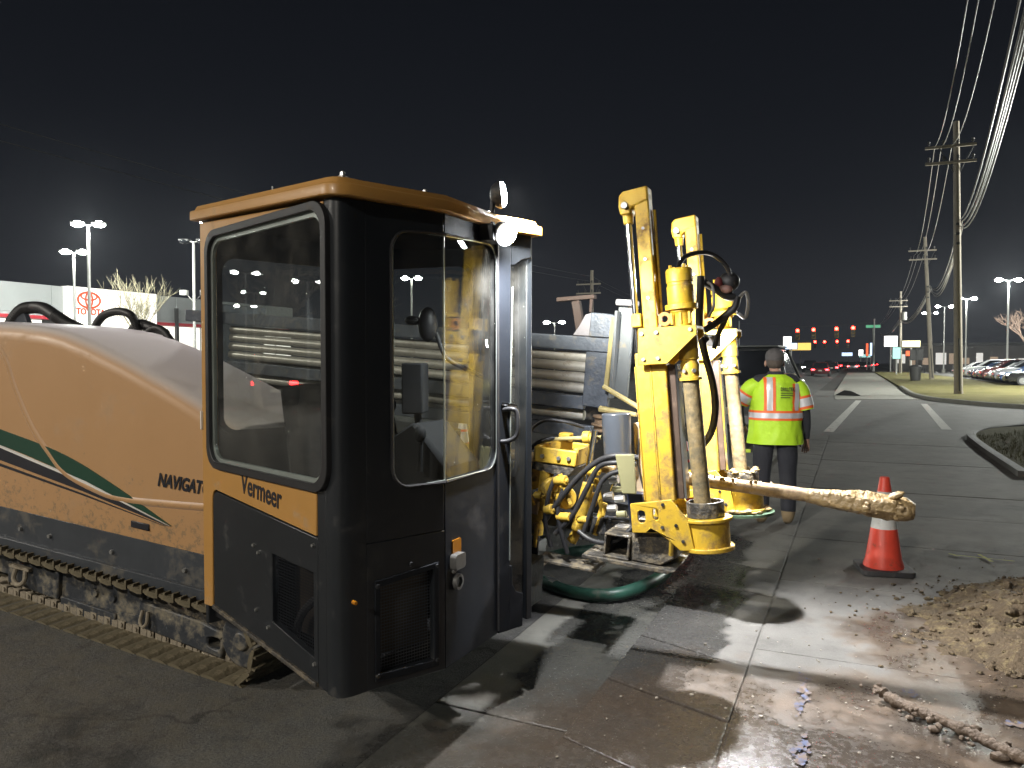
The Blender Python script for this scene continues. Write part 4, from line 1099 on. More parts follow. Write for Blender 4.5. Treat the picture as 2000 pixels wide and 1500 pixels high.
# --- stake-down masts
TH = R(9.0)
def stake(parent, u, v, w):
    M4 = Matrix.Translation((u, v, w)) @ Matrix.Rotation(-TH, 4, 'Y')
    XZ = lambda p, r, d: (p, d, r)
    mast = MB()
    mast.bb(-0.24, -0.165, -0.045, 0.045, 0.25, 1.845)
    mast.bb(-0.295, -0.215, -0.055, 0.055, 0.24, 1.02); mast.bb(-0.213, -0.135, -0.058, 0.058, 0.25, 0.965)
    mo = mast.build('stake_mast', yellow, parent, bevel=0.008)
    mo.matrix_local = M4
    # arched head that holds the lift cylinder
    head = [(-0.165, 1.875), (-0.30, 1.865), (-0.318, 1.845), (-0.325, 1.79), (-0.318, 1.745), (-0.262, 1.745), (-0.258, 1.775), (-0.24, 1.778), (-0.165, 1.80)]
    MB().prism(head, XZ, -0.05, 0.05).build('mast_head', yellow, mo, bevel=0.01)
    MB().cyl((-0.29, -0.062, 1.79), (-0.29, 0.062, 1.79), 0.019, None, 14).build('head_pin', bolt_mat, mo, bevel=0.003)
    MB().cyl((-0.288, 0, 1.70), (-0.288, 0, 1.755), 0.026, 0.03, 12).build('rod_eye', yellow, mo, bevel=0.004)
    MB().cyl((-0.288, 0, 0.98), (-0.288, 0, 1.72), 0.0165, None, 14).build('lift_rod', chrome, mo)
    MB().bb(-0.30, -0.245, -0.06, 0.06, 1.155, 1.225).build('rod_guide', yellow, mo, bevel=0.006)
    MB().tube([(-0.158, 0.03, 1.22), (-0.155, 0.03, 1.76)], 0.009, 8).build('mast_pipe', yellow, mo)
    MB().bb(-0.133, -0.095, -0.03, 0.05, 0.26, 0.95).build('slide_rail', surf('worn rail', (0.11, 0.075, 0.055), 0.4, metal=0.4, var=0.35, scale=10, dirt=(0.2, 0.13, 0.07), dirt_amt=0.3), mo, bevel=0.004)
    MB().bb(-0.094, -0.082, -0.03, 0.05, 0.26, 0.95).build('rail_edge', chrome, mo)
    plate = [(-0.252, 1.145), (0.042, 1.135), (0.042, 1.090), (-0.121, 0.952), (-0.268, 0.957)]
    MB().prism(plate, XZ, -0.105, -0.088).build('bracket_plate', yellow, mo, bevel=0.004)
    MB().prism(plate, XZ, 0.088, 0.105).build('bracket_plate', yellow, mo, bevel=0.004)
    MB().bb(-0.16, 0.04, -0.0875, 0.0875, 1.118, 1.134).build('motor_shelf', yellow, mo, bevel=0.003)
    for p, r in ((-0.235, 1.115), (-0.235, 0.985), (-0.16, 0.985), (-0.16, 1.115), (0.01, 1.115)):
        MB().cyl((p, -0.105, r), (p, -0.115, r), .010, None, 6).build('plate_bolt', bolt_mat, mo)
    for p, q_ in ((-0.2135, -0.0585), (-0.296, -0.0555)):
        MB().tube([(p, q_, 0.26), (p, q_, 0.95)], .004, 5).build('weld_bead', yellow_dirty, mo)
    for r in (1.30, 1.5, 1.66):
        MB().cyl((-0.2025, -0.045, r), (-0.2025, -0.052, r), .008, None, 6).build('mast_bolt', bolt_mat, mo)
    c = (-0.045, 0, 0)
    m = MB(); m.lathe([(0.046, 1.135), (0.046, 1.20), (0.052, 1.21), (0.060, 1.215), (0.060, 1.225), (0.082, 1.226), (0.083, 1.252), (0.066, 1.255), (0.068, 1.262), (0.068, 1.345), (0.064, 1.350), (0.064, 1.362), (0.068, 1.367), (0.068, 1.425), (0.062, 1.435), (0.03, 1.437)], c, (0, 0, 1), 28)
    m.build('hydraulic_motor', yellow, mo, smooth=35)
    for k in range(4):
        a = R(45 + 90 * k)
        MB().cyl((-0.045 + 0.05 * math.cos(a), 0.05 * math.sin(a), 1.436), (-0.045 + 0.05 * math.cos(a), 0.05 * math.sin(a), 1.452), 0.009, None, 6).build('motor_bolt', yellow, mo)
    for k in range(3):
        MB().bb(-0.09 + 0.045 * k - .006, -0.09 + 0.045 * k + .006, -0.052, -0.044, 1.15, 1.21).build('neck_rib', yellow, mo, bevel=0.002)
    MB().ring((-0.13, -0.03, 1.185), (-0.13, 0.0, 1.185), 0.036, 0.018, 14).build('lifting_eye', surf('orange eye', (0.5, 0.2, 0.02), 0.45, var=0.15), mo)
    col = MB(); col.lathe([(0.040, 0.86), (0.058, 0.862), (0.058, 0.876), (0.047, 0.878), (0.049, 0.94), (0.043, 0.955), (0.043, 0.965), (0.05, 0.97), (0.05, 1.12)], (-0.025, 0, 0), (0, 0, 1), 22)
    col.build('tube_collar', yellow, mo, smooth=35)
    for a in (-60, -110, -160):
        MB().cyl((-0.025 + 0.047 * math.cos(R(a)), 0.047 * math.sin(R(a)), 0.91), (-0.025 + 0.062 * math.cos(R(a)), 0.062 * math.sin(R(a)), 0.91), 0.011, None, 6).build('collar_bolt', bolt_mat, mo)
    MB().cyl((-0.01, 0, 0.12), (-0.025, 0, 0.865), 0.043, 0.042, 20).build('auger_tube', auger_mat, mo, smooth=40)
    base = MB()
    base.ring((0, 0, 0.148), (0, 0, 0.166), 0.13, 0.07, 28); base.ring((0, 0, 0.02), (0, 0, 0.15), 0.113, 0.10, 28); base.ring((0, 0, 0.0), (0, 0, 0.022), 0.132, 0.08, 28)
    base.build('base_drum', yellow, mo, bevel=0.004)
    MB().ring((0, 0, 0.166), (0, 0, 0.245), 0.094, 0.080, 26).build('mud_collar', mud_steel, mo, bevel=0.003)
    gp = [(-0.36, 0.25), (-0.145, 0.27), (-0.10, 0.205), (-0.07, 0.17), (-0.045, 0.012), (-0.12, 0.012), (-0.17, 0.06), (-0.22, 0.10), (-0.36, 0.10)]
    h1 = rrect(-0.325, -0.285, 0.15, 0.215, 0.018, 3); h2 = rrect(-0.245, -0.218, 0.165, 0.225, 0.013, 3)
    for p, r in ((-0.19, 0.245), (-0.13, 0.14), (-0.10, 0.06), (-0.2, 0.13)):
        MB().cyl((p, -0.112, r), (p, -0.12, r), .009, None, 6).build('plate_bolt', dark_steel, mo)
    for d in (-0.112, 0.095):
        MB().prism(gp, XZ, d, d + 0.017, [h1, h2]).build('foot_plate', yellow, mo, bevel=0.004)
    MB().bb(-0.36, -0.15, -0.094, 0.094, 0.105, 0.125).build('foot_shelf', yellow_dirty, mo, bevel=0.004)
    return mo
near_stake = stake(RIG, -0.02, -0.45, 0.645)
far_stake = copy_tree(near_stake, RIG)
far_stake.matrix_local = Matrix.Translation((0.035, 0.55, 0.67)) @ Matrix.Rotation(-TH, 4, 'Y')
# mud and tray on the far base
tray = MB(); tray.ring((0.01, 0, -0.02), (0.01, 0, -0.004), 0.165, 0.02, 26)
tray.build('base_tray', surf('green underside', (0.05, 0.085, 0.05), 0.5, var=0.2), far_stake)
mb = MB()
for i in range(34):
    a = rnd.uniform(-2.6, 0.6); r = rnd.uniform(0.10, 0.15)
    mb.ball((r * math.cos(a), r * math.sin(a), 0.002 + rnd.uniform(0, .015)), rnd.uniform(0.008, 0.02), (1.2, 1, .8), 7, 5, None, .5)
for i in range(22):
    a = rnd.uniform(0, 6.28); r = rnd.uniform(0.06, 0.10)
    mb.ball((r * math.cos(a), r * math.sin(a), 0.245 + rnd.uniform(0, .015)), rnd.uniform(0.008, 0.018), (1.2, 1, .8), 7, 5, None, .5)
k = mb.build('mud_clods', clay, far_stake, smooth=60); k['kind'] = 'stuff'

# --- front frame
fr = MB()
for a in ((-0.55, -0.41, 0.525, 0.537), (-0.55, -0.41, 0.643, 0.655)):
    fr.bb(a[0], a[1], -0.52, 0.35, a[2], a[3])
fr.bb(-0.55, -0.538, -0.52, 0.35, 0.537, 0.643); fr.bb(-0.422, -0.41, -0.52, 0.35, 0.537, 0.643)
fr.build('front_crossmember', mud_steel, RIG, bevel=0.004)
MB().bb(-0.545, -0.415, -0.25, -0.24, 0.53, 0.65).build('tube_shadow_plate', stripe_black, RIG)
fb = MB(); fb.prism([(-0.408, 0.53), (-0.24, 0.53), (-0.16, 0.585), (-0.19, 0.70), (-0.408, 0.70)], lambda u, w, d: (u, d, w), -0.50, -0.20)
fb.build('front_box', mud_steel, RIG, bevel=0.008)
MB().prism([(-0.66, 0.50), (-0.2, 0.50), (-0.16, 0.523), (-0.66, 0.523)], lambda u, w, d: (u, d, w), -0.54, -0.12).build('deck_plate', mud_steel, RIG, bevel=0.004)
MB().prism([(-0.408, 0.701), (-0.19, 0.701), (-0.2, 0.745), (-0.39, 0.745)], lambda u, w, d: (u, d, w), -0.53, -0.35).build('foot_pad', mud_steel, RIG, bevel=0.006)
beam = MB(); beam.bb(-2.6, -0.40, -0.22, -0.12, 0.56, 0.66); beam.bb(-2.6, -0.40, 0.25, 0.36, 0.56, 0.66)
beam.build('drill_frame', dark_steel, RIG, bevel=0.006)
hooks = MB(); hooks.tube([(-0.19, -0.53, 0.60), (-0.19, -0.55, 0.68)], 0.012, 8)
hooks.build('tow_pin', yellow_dirty, RIG)

# --- vise and wrench
vb = MB()
u0_, u1_, v0_, v1_, w0_, w1_ = -1.06, -0.80, -0.34, -0.10, 0.945, 1.035
vb.bb(u0_, u1_, v0_, v0_ + 0.025, w0_, w1_); vb.bb(u0_, u1_, v1_ - 0.025, v1_, w0_, w1_ + 0.02)
vb.bb(u0_, u0_ + 0.03, v0_ + .026, v1_ - .026, w0_, w1_ + 0.005); vb.bb(u1_ - 0.03, u1_, v0_ + .026, v1_ - .026, w0_, w1_ + 0.012); vb.bb(u0_ + .031, u1_ - .031, v0_ + .026, v1_ - .026, w0_, w0_ + 0.02)
vise = vb.build('vise', yellow_dirty, RIG, bevel=0.008)
XZ = lambda p, r, d: (p, d, r)
MB().prism([(-1.07, 0.90), (-0.84, 0.88), (-0.80, 0.943), (-1.06, 0.943)], XZ, -0.33, -0.12).build('vise_jaw', mud_steel, vise, bevel=0.008)
for (u, w, r, v) in ((-1.085, 0.83, 0.062, -0.26), (-0.945, 0.80, 0.066, -0.30), (-0.915, 0.79, 0.066, -0.26), (-0.855, 0.755, 0.062, -0.30), (-0.745, 0.745, 0.05, -0.2)):
    q = MB(); d = Vector((0.86, -0.5, 0.05)).normalized() * 0.022; c = Vector((u, v, w))
    q.cyl(c - d, c + d, r, None, 22); q.cyl(c - d * 1.5, c + d * 1.5, r * 0.35, None, 12)
    q.build('guide_roller', yellow_dirty, vise, bevel=0.006)
for a, b, r in (((-1.0, -0.3, 0.60), (-0.99, -0.3, 0.90), 0.034), ((-0.97, -0.27, 0.66), (-0.96, -0.27, 0.88), 0.028), ((-1.02, -0.31, 0.52), (-1.015, -0.31, 0.67), 0.042), ((-0.78, -0.28, 0.58), (-0.735, -0.28, 0.86), 0.036), ((-0.82, -0.25, 0.50), (-0.76, -0.25, 0.62), 0.03), ((-0.70, -0.2, 0.55), (-0.655, -0.2, 0.74), 0.022)):
    MB().cyl(a, b, r, r * 0.95, 16).build('clamp_cylinder', yellow_dirty, vise, bevel=0.005)
MB().cyl((-0.752, -0.28, 0.85), (-0.722, -0.28, 1.16), 0.017, None, 14).build('clamp_rod', chrome, vise)
MB().cyl((-0.99, -0.22, 1.072), (-0.70, -0.22, 1.115), 0.012, None, 10).build('wrench_shaft', MATS['primer yellow'], vise)
for u, r in ((-0.785, 0.036), (-0.745, 0.028)):
    MB().cyl((u - .02, -0.22, 1.103), (u + .02, -0.22, 1.109), r, None, 18).build('shaft_collar', yellow_dirty, vise, bevel=0.004)
MB().bb(-0.965, -0.90, -0.2, -0.12, 1.058, 1.11).build('wrench_lug', yellow_dirty, vise, bevel=0.006)
MB().prism([(-1.18, 0.655), (-1.0, 0.645), (-1.0, 0.72), (-1.04, 0.73), (-1.06, 0.705), (-1.12, 0.71), (-1.13, 0.76), (-1.165, 0.75)], XZ, -0.36, -0.31).build('side_bracket', beige, vise, bevel=0.005)
MB().prism([(-1.16, 0.565), (-0.99, 0.56), (-0.99, 0.64), (-1.17, 0.65)], XZ, -0.34, -0.20).build('bracket_box', dark_steel, vise, bevel=0.005)
ft = MB(); ft.bb(-1.12, -0.98, -0.36, -0.22, 0.405, 0.50); ft.cyl((-1.07, -0.33, 0.49), (-1.06, -0.33, 0.56), 0.03, None, 12); ft.cyl((-1.0, -0.33, 0.47), (-1.0, -0.33, 0.56), 0.014, None, 10)
ft.build('support_foot', surf('oily black', (0.02, 0.02, 0.022), 0.2, var=0.3), vise, bevel=0.006)
MB().tube([(-1.0, -0.36, 0.46), (-1.0, -0.36, 0.60)], 0.012, 8).build('yellow_pin', yellow, vise)
MB().tube([(-1.045, -0.36, 0.53), (-1.075, -0.36, 0.60), (-1.08, -0.36, 0.64)], 0.011, 8).build('bright_pin', chrome, vise)
MB().bb(-1.2, -0.62, -0.38, -0.2, 0.385, 0.402).build('vise_base', mud_steel, vise, bevel=0.004)
MB().bb(-1.12, -0.92, -0.44, -0.35, 0.375, 0.384).build('base_strip', beige, vise, bevel=0.002)
MB().cyl((-0.60, -0.2, 1.02), (-0.63, -0.2, 1.26), 0.078, 0.082, 24).build('thread_grease_can', can_mat, vise, bevel=0.006)
MB().prism([(-0.555, 1.205), (-0.43, 1.235), (-0.40, 1.02), (-0.385, 0.82), (-0.50, 0.80), (-0.53, 1.03)], XZ, -0.10, -0.08).build('splash_plate', beige, vise, bevel=0.004)
MB().tube(spline([(-0.44, -0.105, 1.22), (-0.50, -0.115, 1.13), (-0.50, -0.115, 0.98), (-0.46, -0.115, 0.84)], 6), 0.006, 6).build('plate_wire', rubber, vise)
MB().prism([(-0.54, 1.065), (-0.44, 1.08), (-0.41, 0.87), (-0.485, 0.862)], XZ, -0.47, -0.455).build('valve_cover', olive, vise, bevel=0.005)
MB().prism([(-0.485, 0.855), (-0.40, 0.86), (-0.35, 0.62), (-0.44, 0.62)], XZ, -0.38, -0.30).build('valve_block', surf('blue black steel', (0.02, 0.025, 0.05), 0.3, metal=0.4, var=0.4), vise, bevel=0.006)
for (u, v, w, r) in ((-0.60, -0.33, 0.90, .022), (-0.575, -0.33, 0.85, .018), (-0.56, -0.33, 0.80, .02), (-0.63, -0.3, 0.80, .024), (-0.60, -0.32, 0.74, .02), (-0.54, -0.34, 0.72, .018)):
    MB().cyl((u, v, w), (u + 0.05, v, w + 0.01), r, None, 10).build('hose_fitting', bolt_mat if r > .0195 else olive, vise)
for pts, r in (
    ([(-0.43, -0.40, 1.055), (-0.56, -0.42, 1.05), (-0.66, -0.41, 1.0), (-0.76, -0.40, 0.90), (-0.86, -0.39, 0.76), (-0.95, -0.37, 0.62)], 0.016),
    ([(-0.44, -0.40, 1.02), (-0.55, -0.42, 1.015), (-0.64, -0.41, 0.98), (-0.70, -0.40, 0.86), (-0.78, -0.39, 0.68), (-0.88, -0.37, 0.56)], 0.015),
    ([(-0.45, -0.39, 0.96), (-0.54, -0.40, 0.965), (-0.62, -0.40, 0.90), (-0.67, -0.39, 0.74), (-0.72, -0.38, 0.56)], 0.014),
    ([(-0.40, -0.38, 0.74), (-0.46, -0.42, 0.64), (-0.56, -0.42, 0.575), (-0.66, -0.40, 0.57), (-0.74, -0.38, 0.60)], 0.015),
    ([(-1.16, -0.2, 1.03), (-1.13, -0.2, 1.12), (-1.05, -0.2, 1.175), (-0.93, -0.18, 1.175), (-0.84, -0.12, 1.15)], 0.011),
    ([(-1.2, -0.25, 0.98), (-1.12, -0.26, 1.0), (-1.06, -0.25, 1.05), (-0.98, -0.22, 1.08)], 0.014),
    ([(-0.9, -0.36, 0.9), (-0.93, -0.38, 0.78), (-0.94, -0.38, 0.62), (-0.9, -0.36, 0.48)], 0.014),
    ([(-0.84, -0.36, 0.86), (-0.87, -0.38, 0.72), (-0.84, -0.38, 0.58), (-0.8, -0.36, 0.46)], 0.014),
    ([(-1.3, -0.2, 0.86), (-1.15, -0.3, 0.78), (-1.1, -0.3, 0.6), (-1.06, -0.28, 0.5)], 0.013)):
    MB().tube(spline(pts, 7), r, 8).build('hydraulic_hose', rubber, vise, smooth=60)
MB().tube(spline([(-0.585, -0.13, 1.24), (-0.575, -0.13, 1.14), (-0.60, -0.12, 0.98), (-0.64, -0.12, 0.8)], 5), 0.018, 8).build('steel_line', chrome, vise, smooth=60)

for (u, v, w, r, l) in ((-1.13, -0.30, 0.905, 0.03, .10), (-1.15, -0.33, 0.80, 0.022, .05), (-0.70, -0.30, 0.93, 0.03, .06), (-0.87, -0.36, 0.86, 0.028, .07), (-0.99, -0.37, 0.76, 0.02, .05), (-0.83, -0.37, 0.66, 0.026, .08), (-0.72, -0.36, 0.66, 0.022, .06), (-0.92, -0.37, 0.69, 0.03, .05)):
    q = MB(); q.cyl((u - l / 2, v, w), (u + l / 2, v - .02, w + .012), r, None, 16); q.cyl((u - l / 2 - .012, v, w), (u + l / 2 + .012, v - .02, w + .012), r * .45, None, 10)
    q.build('clamp_sleeve', yellow_dirty, vise, bevel=0.004)
for (u, w) in ((-1.1, .99), (-1.0, .985), (-0.9, .985), (-0.84, .99)):
    MB().cyl((u, -0.341, w), (u, -0.356, w), .012, None, 6).build('vise_bolt', bolt_mat, vise)
for a, b in (((-1.12, -0.36, 0.87), (-1.02, -0.37, 0.70)), ((-0.88, -0.37, 0.90), (-0.80, -0.37, 0.74)), ((-0.68, -0.33, 0.9), (-0.62, -0.33, 0.70))):
    q = MB(); q.tube([a, b], [.016, .012], 10); q.build('link_arm', yellow_dirty, vise)

# --- hoses at the masts
hose_sets = [
    ([(-0.31, -0.30, 2.03), (-0.33, -0.25, 2.10), (-0.30, -0.15, 2.165), (-0.21, -0.05, 2.185), (-0.13, 0.02, 2.13), (-0.10, 0.06, 2.04), (-0.10, 0.08, 1.95)], 0.013, rubber),
    ([(-0.25, -0.05, 2.06), (-0.245, -0.05, 1.98), (-0.245, -0.02, 1.84), (-0.235, 0.0, 1.74), (-0.20, 0.02, 1.70)], 0.022, rubber),
    ([(-0.22, 0.02, 1.76), (-0.17, 0.04, 1.80), (-0.12, 0.06, 1.85), (-0.07, 0.07, 1.90), (-0.06, 0.09, 1.96)], 0.020, rubber),
    ([(-0.09, 0.08, 1.90), (-0.12, 0.08, 1.82), (-0.15, 0.08, 1.74), (-0.165, 0.08, 1.66)], 0.015, rubber),
    ([(-0.225, -0.02, 1.72), (-0.185, -0.02, 1.60), (-0.135, -0.03, 1.46), (-0.11, -0.04, 1.33), (-0.12, -0.05, 1.20), (-0.17, -0.06, 1.11), (-0.225, -0.06, 1.08)], 0.021, rubber),
    ([(-0.06, 0.09, 1.95), (-0.02, 0.09, 1.99), (0.0, 0.09, 1.93), (-0.01, 0.09, 1.85), (-0.05, 0.09, 1.87)], 0.010, MATS['lamp grey']),
    ([(-0.21, -0.05, 2.03), (-0.18, -0.05, 2.0), (-0.165, -0.05, 1.90), (-0.19, -0.05, 1.83)], 0.008, MATS['lamp grey']),
    ([(-0.24, -0.02, 2.03), (-0.18, 0.03, 2.00), (-0.12, 0.06, 1.96), (-0.08, 0.09, 1.96)], 0.022, rubber),
]
for pts, r, m in hose_sets:
    MB().tube(spline(pts, 7), r, 9).build('hydraulic_hose', m, RIG, smooth=60)
pod = MB(); pod.ball((-0.115, 0.08, 2.045), 0.055, (1.1, .9, 1.0), 14, 10, None, .12)
pod.build('swivel_cover', rubber, RIG, smooth=60)
MB().ball((-0.165, 0.05, 2.03), 0.032, (.8, .9, 1.2), 12, 8, None, .1).build('swivel_fitting', surf('red cap', (0.16, 0.03, 0.035), 0.6, var=0.2), RIG, smooth=60)
MB().ball((-0.125, 0.04, 2.0), 0.030, (1.4, .8, .8), 12, 8, None, .15).build('swivel_fitting', surf('pink cap', (0.22, 0.12, 0.10), 0.6, var=0.2), RIG, smooth=60)
MB().cyl((-0.365, -0.1, 1.86), (-0.37, -0.1, 1.98), 0.022, None, 12).build('filter_cartridge', MATS['red cap'], RIG)
lampc = Vector((-0.20, 0.25, 1.70))
ld = MB(); ld.box(lampc + Vector((0.0, -0.02, 0.01)), (0.10, 0.05, 0.07)); ld.tube([lampc + Vector((0, -.03, .03)), (-0.25, 0.05, 1.74)], 0.012)
ld.build('mast_lamp', MATS['lamp grey'], RIG, bevel=0.008)
MB().box(lampc + Vector((0.0, 0.009, 0.005)), (0.086, 0.006, 0.055)).build('mast_lamp_lens', led_white, RIG)
MB().box(lampc + Vector((0.052, -0.02, 0.01)), (0.006, 0.042, 0.055)).build('mast_lamp_lens', led_white, RIG)
lw = RIG_M @ (lampc + Vector((0.07, 0.02, 0.0)))
add_light('mast_flood', 'SPOT', lw, P_DRILL, (0.95, 0.96, 1.0), target=lw + Vector((0.36, -0.42, -0.85)), size=0.035, spot=136, blend=0.75)
add_light('mast_flood_back', 'POINT', RIG_M @ (lampc + Vector((0.02, 0.05, -0.02))), P_PLATE, (0.95, 0.96, 1.0), size=0.03)

# --- the drill pipe pushed out of the front
pipe = thing('drill_string', 'clay-smeared drill pipe running out between the two yellow masts past the cone', 'drill pipe', (-0.7, 4.4, 0.0), (0, PITCH, 0))
pts = [(-2.3 + 0.06 * i, 0.0, 0.912) for i in range(47)]
mb = MB(); rr = []
for p in pts:
    k = min(1.0, max(0.0, (p[0] + 0.75) / 0.5)); rr.append(0.033 + 0.004 * k + k * 0.004 * noise.noise(Vector((p[0] * 6, 2.0, 0))))
mb.tube(pts, rr, 16)
mb.build('pipe', pipe_mat, pipe, smooth=60)
mb = MB(); rings = []
for i in range(40):
    u = 0.40 + 0.52 * i / 39; e = min(1, i / 16); tail = 1.0 if i < 35 else (1 - ((i - 35) / 5) ** 2 * 0.55)
    ring = []
    for k in range(22):
        a = 2 * math.pi * k / 22
        q = Vector((u * 9, math.cos(a) * 1.6, math.sin(a) * 1.6))
        r = (0.037 + 0.015 * e + 0.016 * e * noise.fractal(q * Vector((.6, 1, 1)), 0.9, 2.0, 5) + 0.006 * e * noise.noise(q * 4)) * tail
        if math.sin(a) < -0.2: r += 0.010 * e
        ring.append((u, r * math.cos(a), 0.912 + r * math.sin(a)))
    rings.append(ring)
mb.loft(rings)
for i in range(12):
    a = rnd.uniform(0, 6.28); u = rnd.uniform(0.55, 0.92); r = 0.050
    mb.ball((u, r * math.cos(a), 0.912 + r * math.sin(a)), rnd.uniform(0.008, 0.02), (1.5, 1, 1), 7, 5, None, .6)
mb.ball((0.83, -0.02, 0.975), 0.022, (1.9, .8, .9), 8, 6, Matrix.Rotation(R(-28), 3, 'Y'), .4)
mb.build('drill_head', clay, pipe, smooth=55)
mb = MB()
for i in range(26):
    u = rnd.uniform(-0.35, 0.25); a = R(rnd.gauss(95, 28)); r = 0.041
    mb.ball((u, r * math.cos(a), 0.912 + r * math.sin(a)), rnd.uniform(0.004, 0.008), (1.6, 1, .8), 6, 4, None, .6)
c = mb.build('clay_crumbs', clay, pipe, smooth=55); c['kind'] = 'stuff'

# --- green water hose looped on the ground under the front
hp = spline([(-1.95, 6.15, 0.02), (-2.2, 5.98, -0.005), (-2.33, 5.62, -0.01), (-2.15, 5.25, -0.012), (-1.78, 5.02, -0.012), (-1.5, 5.04, 0.0), (-1.33, 5.3, 0.02), (-1.27, 5.7, 0.03), (-1.27, 6.0, 0.10), (-1.3, 6.1, 0.3), (-1.4, 5.9, 0.52)], 9)
gh = thing('water_hose', 'thick green water hose looped on the ground under the drill front', 'hose', (-1.8, 5.5, 0))
MB().tube([p - Vector((-1.8, 5.5, 0)) for p in hp], 0.045, 14).build('hose', green_hose, gh, smooth=60)
q = spline([(-2.02, 5.155, -0.012), (-1.93, 5.095, -0.012)], 3)
MB().tube([p - Vector((-1.8, 5.5, 0)) for p in q], 0.049, 14).build('hose_clamp', bolt_mat, gh, smooth=60)

# ------------------------------------------------------------------ traffic cone
cone = thing('traffic_cone', 'red-orange traffic cone with two white reflective collars behind the drill head', 'traffic cone', (0.215, 6.45, 0.0), (0, 0, R(12)))
cone_red = surf('cone plastic', (0.74, 0.07, 0.038), 0.42, var=0.12, scale=10, dirt=(0.28, 0.09, 0.05), dirt_amt=0.32, dirt_scale=9)
cone_white = surf('reflective collar', (0.62, 0.63, 0.62), 0.35, var=0.06, scale=20, dirt=(0.32, 0.29, 0.24), dirt_amt=0.38)
MB().lathe([(0.145, 0.035), (0.142, 0.06), (0.128, 0.10), (0.035, 0.715), (0.03, 0.722), (0.02, 0.722)], (0, 0, 0), (0, 0, 1), 32).build('cone_body', cone_red, cone, smooth=40)
rr = lambda z: 0.128 + (0.035 - 0.128) * (z - 0.10) / 0.615 + 0.0015
MB().lathe([(rr(.335) - .003, .334), (rr(.335), .335), (rr(.485), .485), (rr(.485) - .003, .486)], (0, 0, 0), (0, 0, 1), 32).build('reflective_collar', cone_white, cone, smooth=40)
MB().lathe([(rr(.52) - .003, .519), (rr(.52), .52), (rr(.612), .612), (rr(.612) - .003, .613)], (0, 0, 0), (0, 0, 1), 32).build('reflective_collar', cone_white, cone, smooth=40)
MB().prism(rrect(-0.185, 0.185, -0.185, 0.185, 0.04, 4), lambda x, y, d: (x, y, d), 0.004, 0.042).build('cone_base', surf('cone base rubber', (0.035, 0.034, 0.036), 0.6, var=0.3, dirt=(0.2, 0.17, 0.13), dirt_amt=0.3), cone, bevel=0.008)

for (x, y, z, a, lab) in ((-1.78, 8.84, -0.045, 30, 'traffic cone behind the drill masts, only its red tip showing between them'), (-5.0, 9.5, 0.13, 50, 'traffic cone on the road seen through the right-hand cab window, the left one'), (-4.27, 8.4, 0.085, 5, 'traffic cone on the road seen through the right-hand cab window, the right one')):
    c_ = copy_tree(cone); c_.location = (x, y, z); c_.rotation_euler = (0, 0, R(a)); c_['label'] = lab; c_['group'] = 'traffic cones'
cone['group'] = 'traffic cones'

# ------------------------------------------------------------------ the worker
person = thing('person', 'worker in yellow high-visibility vest and dark trousers seen from behind beside the far mast', 'person', (-0.70, 7.85, 0.0), (0, 0, R(13)))
J = {}
edges = []
def chain(names_pts, start=None):
    prev = start
    for nm, p, r in names_pts:
        J[nm] = (Vector(p), r)
        if prev: edges.append((prev, nm))
        prev = nm
chain([('pelvis', (0, 0, .96), (.145, .10)), ('waist', (0, .005, 1.10), (.14, .10)), ('chest', (0, .0, 1.28), (.155, .11)), ('upper', (0, -.01, 1.40), (.12, .09)), ('neck', (0, .005, 1.475), (.055, .055)), ('neck2', (-.01, .015, 1.52), (.055, .055)),
       ('skull', (-.012, .03, 1.585), (.074, .088)), ('crown', (-.012, .03, 1.655), (.068, .08)), ('top', (-.012, .03, 1.70), (.035, .04))])
chain([('nose', (-.022, .115, 1.585), (.016, .014)), ('nose2', (-.024, .134, 1.572), (.011, .010))], 'skull')
for s, n in ((-1, 'l'), (1, 'r')):
    chain([('hip' + n, (s * .10, 0, .90), (.115, .115)), ('thigh' + n, (s * .115, .01, .70), (.108, .108)), ('knee' + n, (s * .12, .02, .50), (.09, .09)), ('calf' + n, (s * .125, -.005, .32), (.084, .085)), ('ankle' + n, (s * .125, -.01, .12), (.075, .075)),
           ('heel' + n, (s * .12, -.02, .055), (.046, .05)), ('ball' + n, (s * .13, .12, .042), (.046, .038)), ('toe' + n, (s * .135, .19, .036), (.038, .03))], 'pelvis')
arms = {'l': [(-.165, -.005, 1.405), (-.235, 0, 1.34), (-.33, .04, 1.18), (-.315, .14, 1.04), (-.28, .24, .95)],
        'r': [(.165, -.005, 1.405), (.225, -.01, 1.32), (.275, -.02, 1.12), (.295, .03, .97), (.30, .08, .845)]}
for n, a in arms.items():
    chain([('sh' + n, a[0], (.072, .07)), ('ua' + n, a[1], (.058, .056)), ('el' + n, a[2], (.046, .046)), ('fa' + n, a[3], (.042, .042)), ('wr' + n, a[4], (.029, .026))], 'upper')
    d = (Vector(a[4]) - Vector(a[3])).normalized(); sd = d.cross(Vector((0, 1, 0.2))).normalized(); w = Vector(a[4])
    chain([('pa' + n, w + d * .06, (.036, .018))], 'wr' + n)
    for i, (o, ln) in enumerate(((-.03, .062), (-.010, .075), (.010, .072), (.028, .056))):
        b = w + d * .095 + sd * o
        chain([('f%s%d' % (n, i), b, (.010, .010)), ('g%s%d' % (n, i), b + d * ln * .55 + Vector((0, .012, -.004)), (.0085, .0085)), ('h%s%d' % (n, i), b + d * ln * .85 + Vector((0, .03, -.004)), (.0075, .0075))], 'pa' + n)
    b = w + d * .035 + sd * -.038
    chain([('t%s' % n, b, (.012, .012)), ('u%s' % n, b + d * .035 + sd * -.018, (.010, .010)), ('v%s' % n, b + d * .062 + sd * -.014, (.0085, .0085))], 'wr' + n)
names = list(J); idx = {n: i for i, n in enumerate(names)}
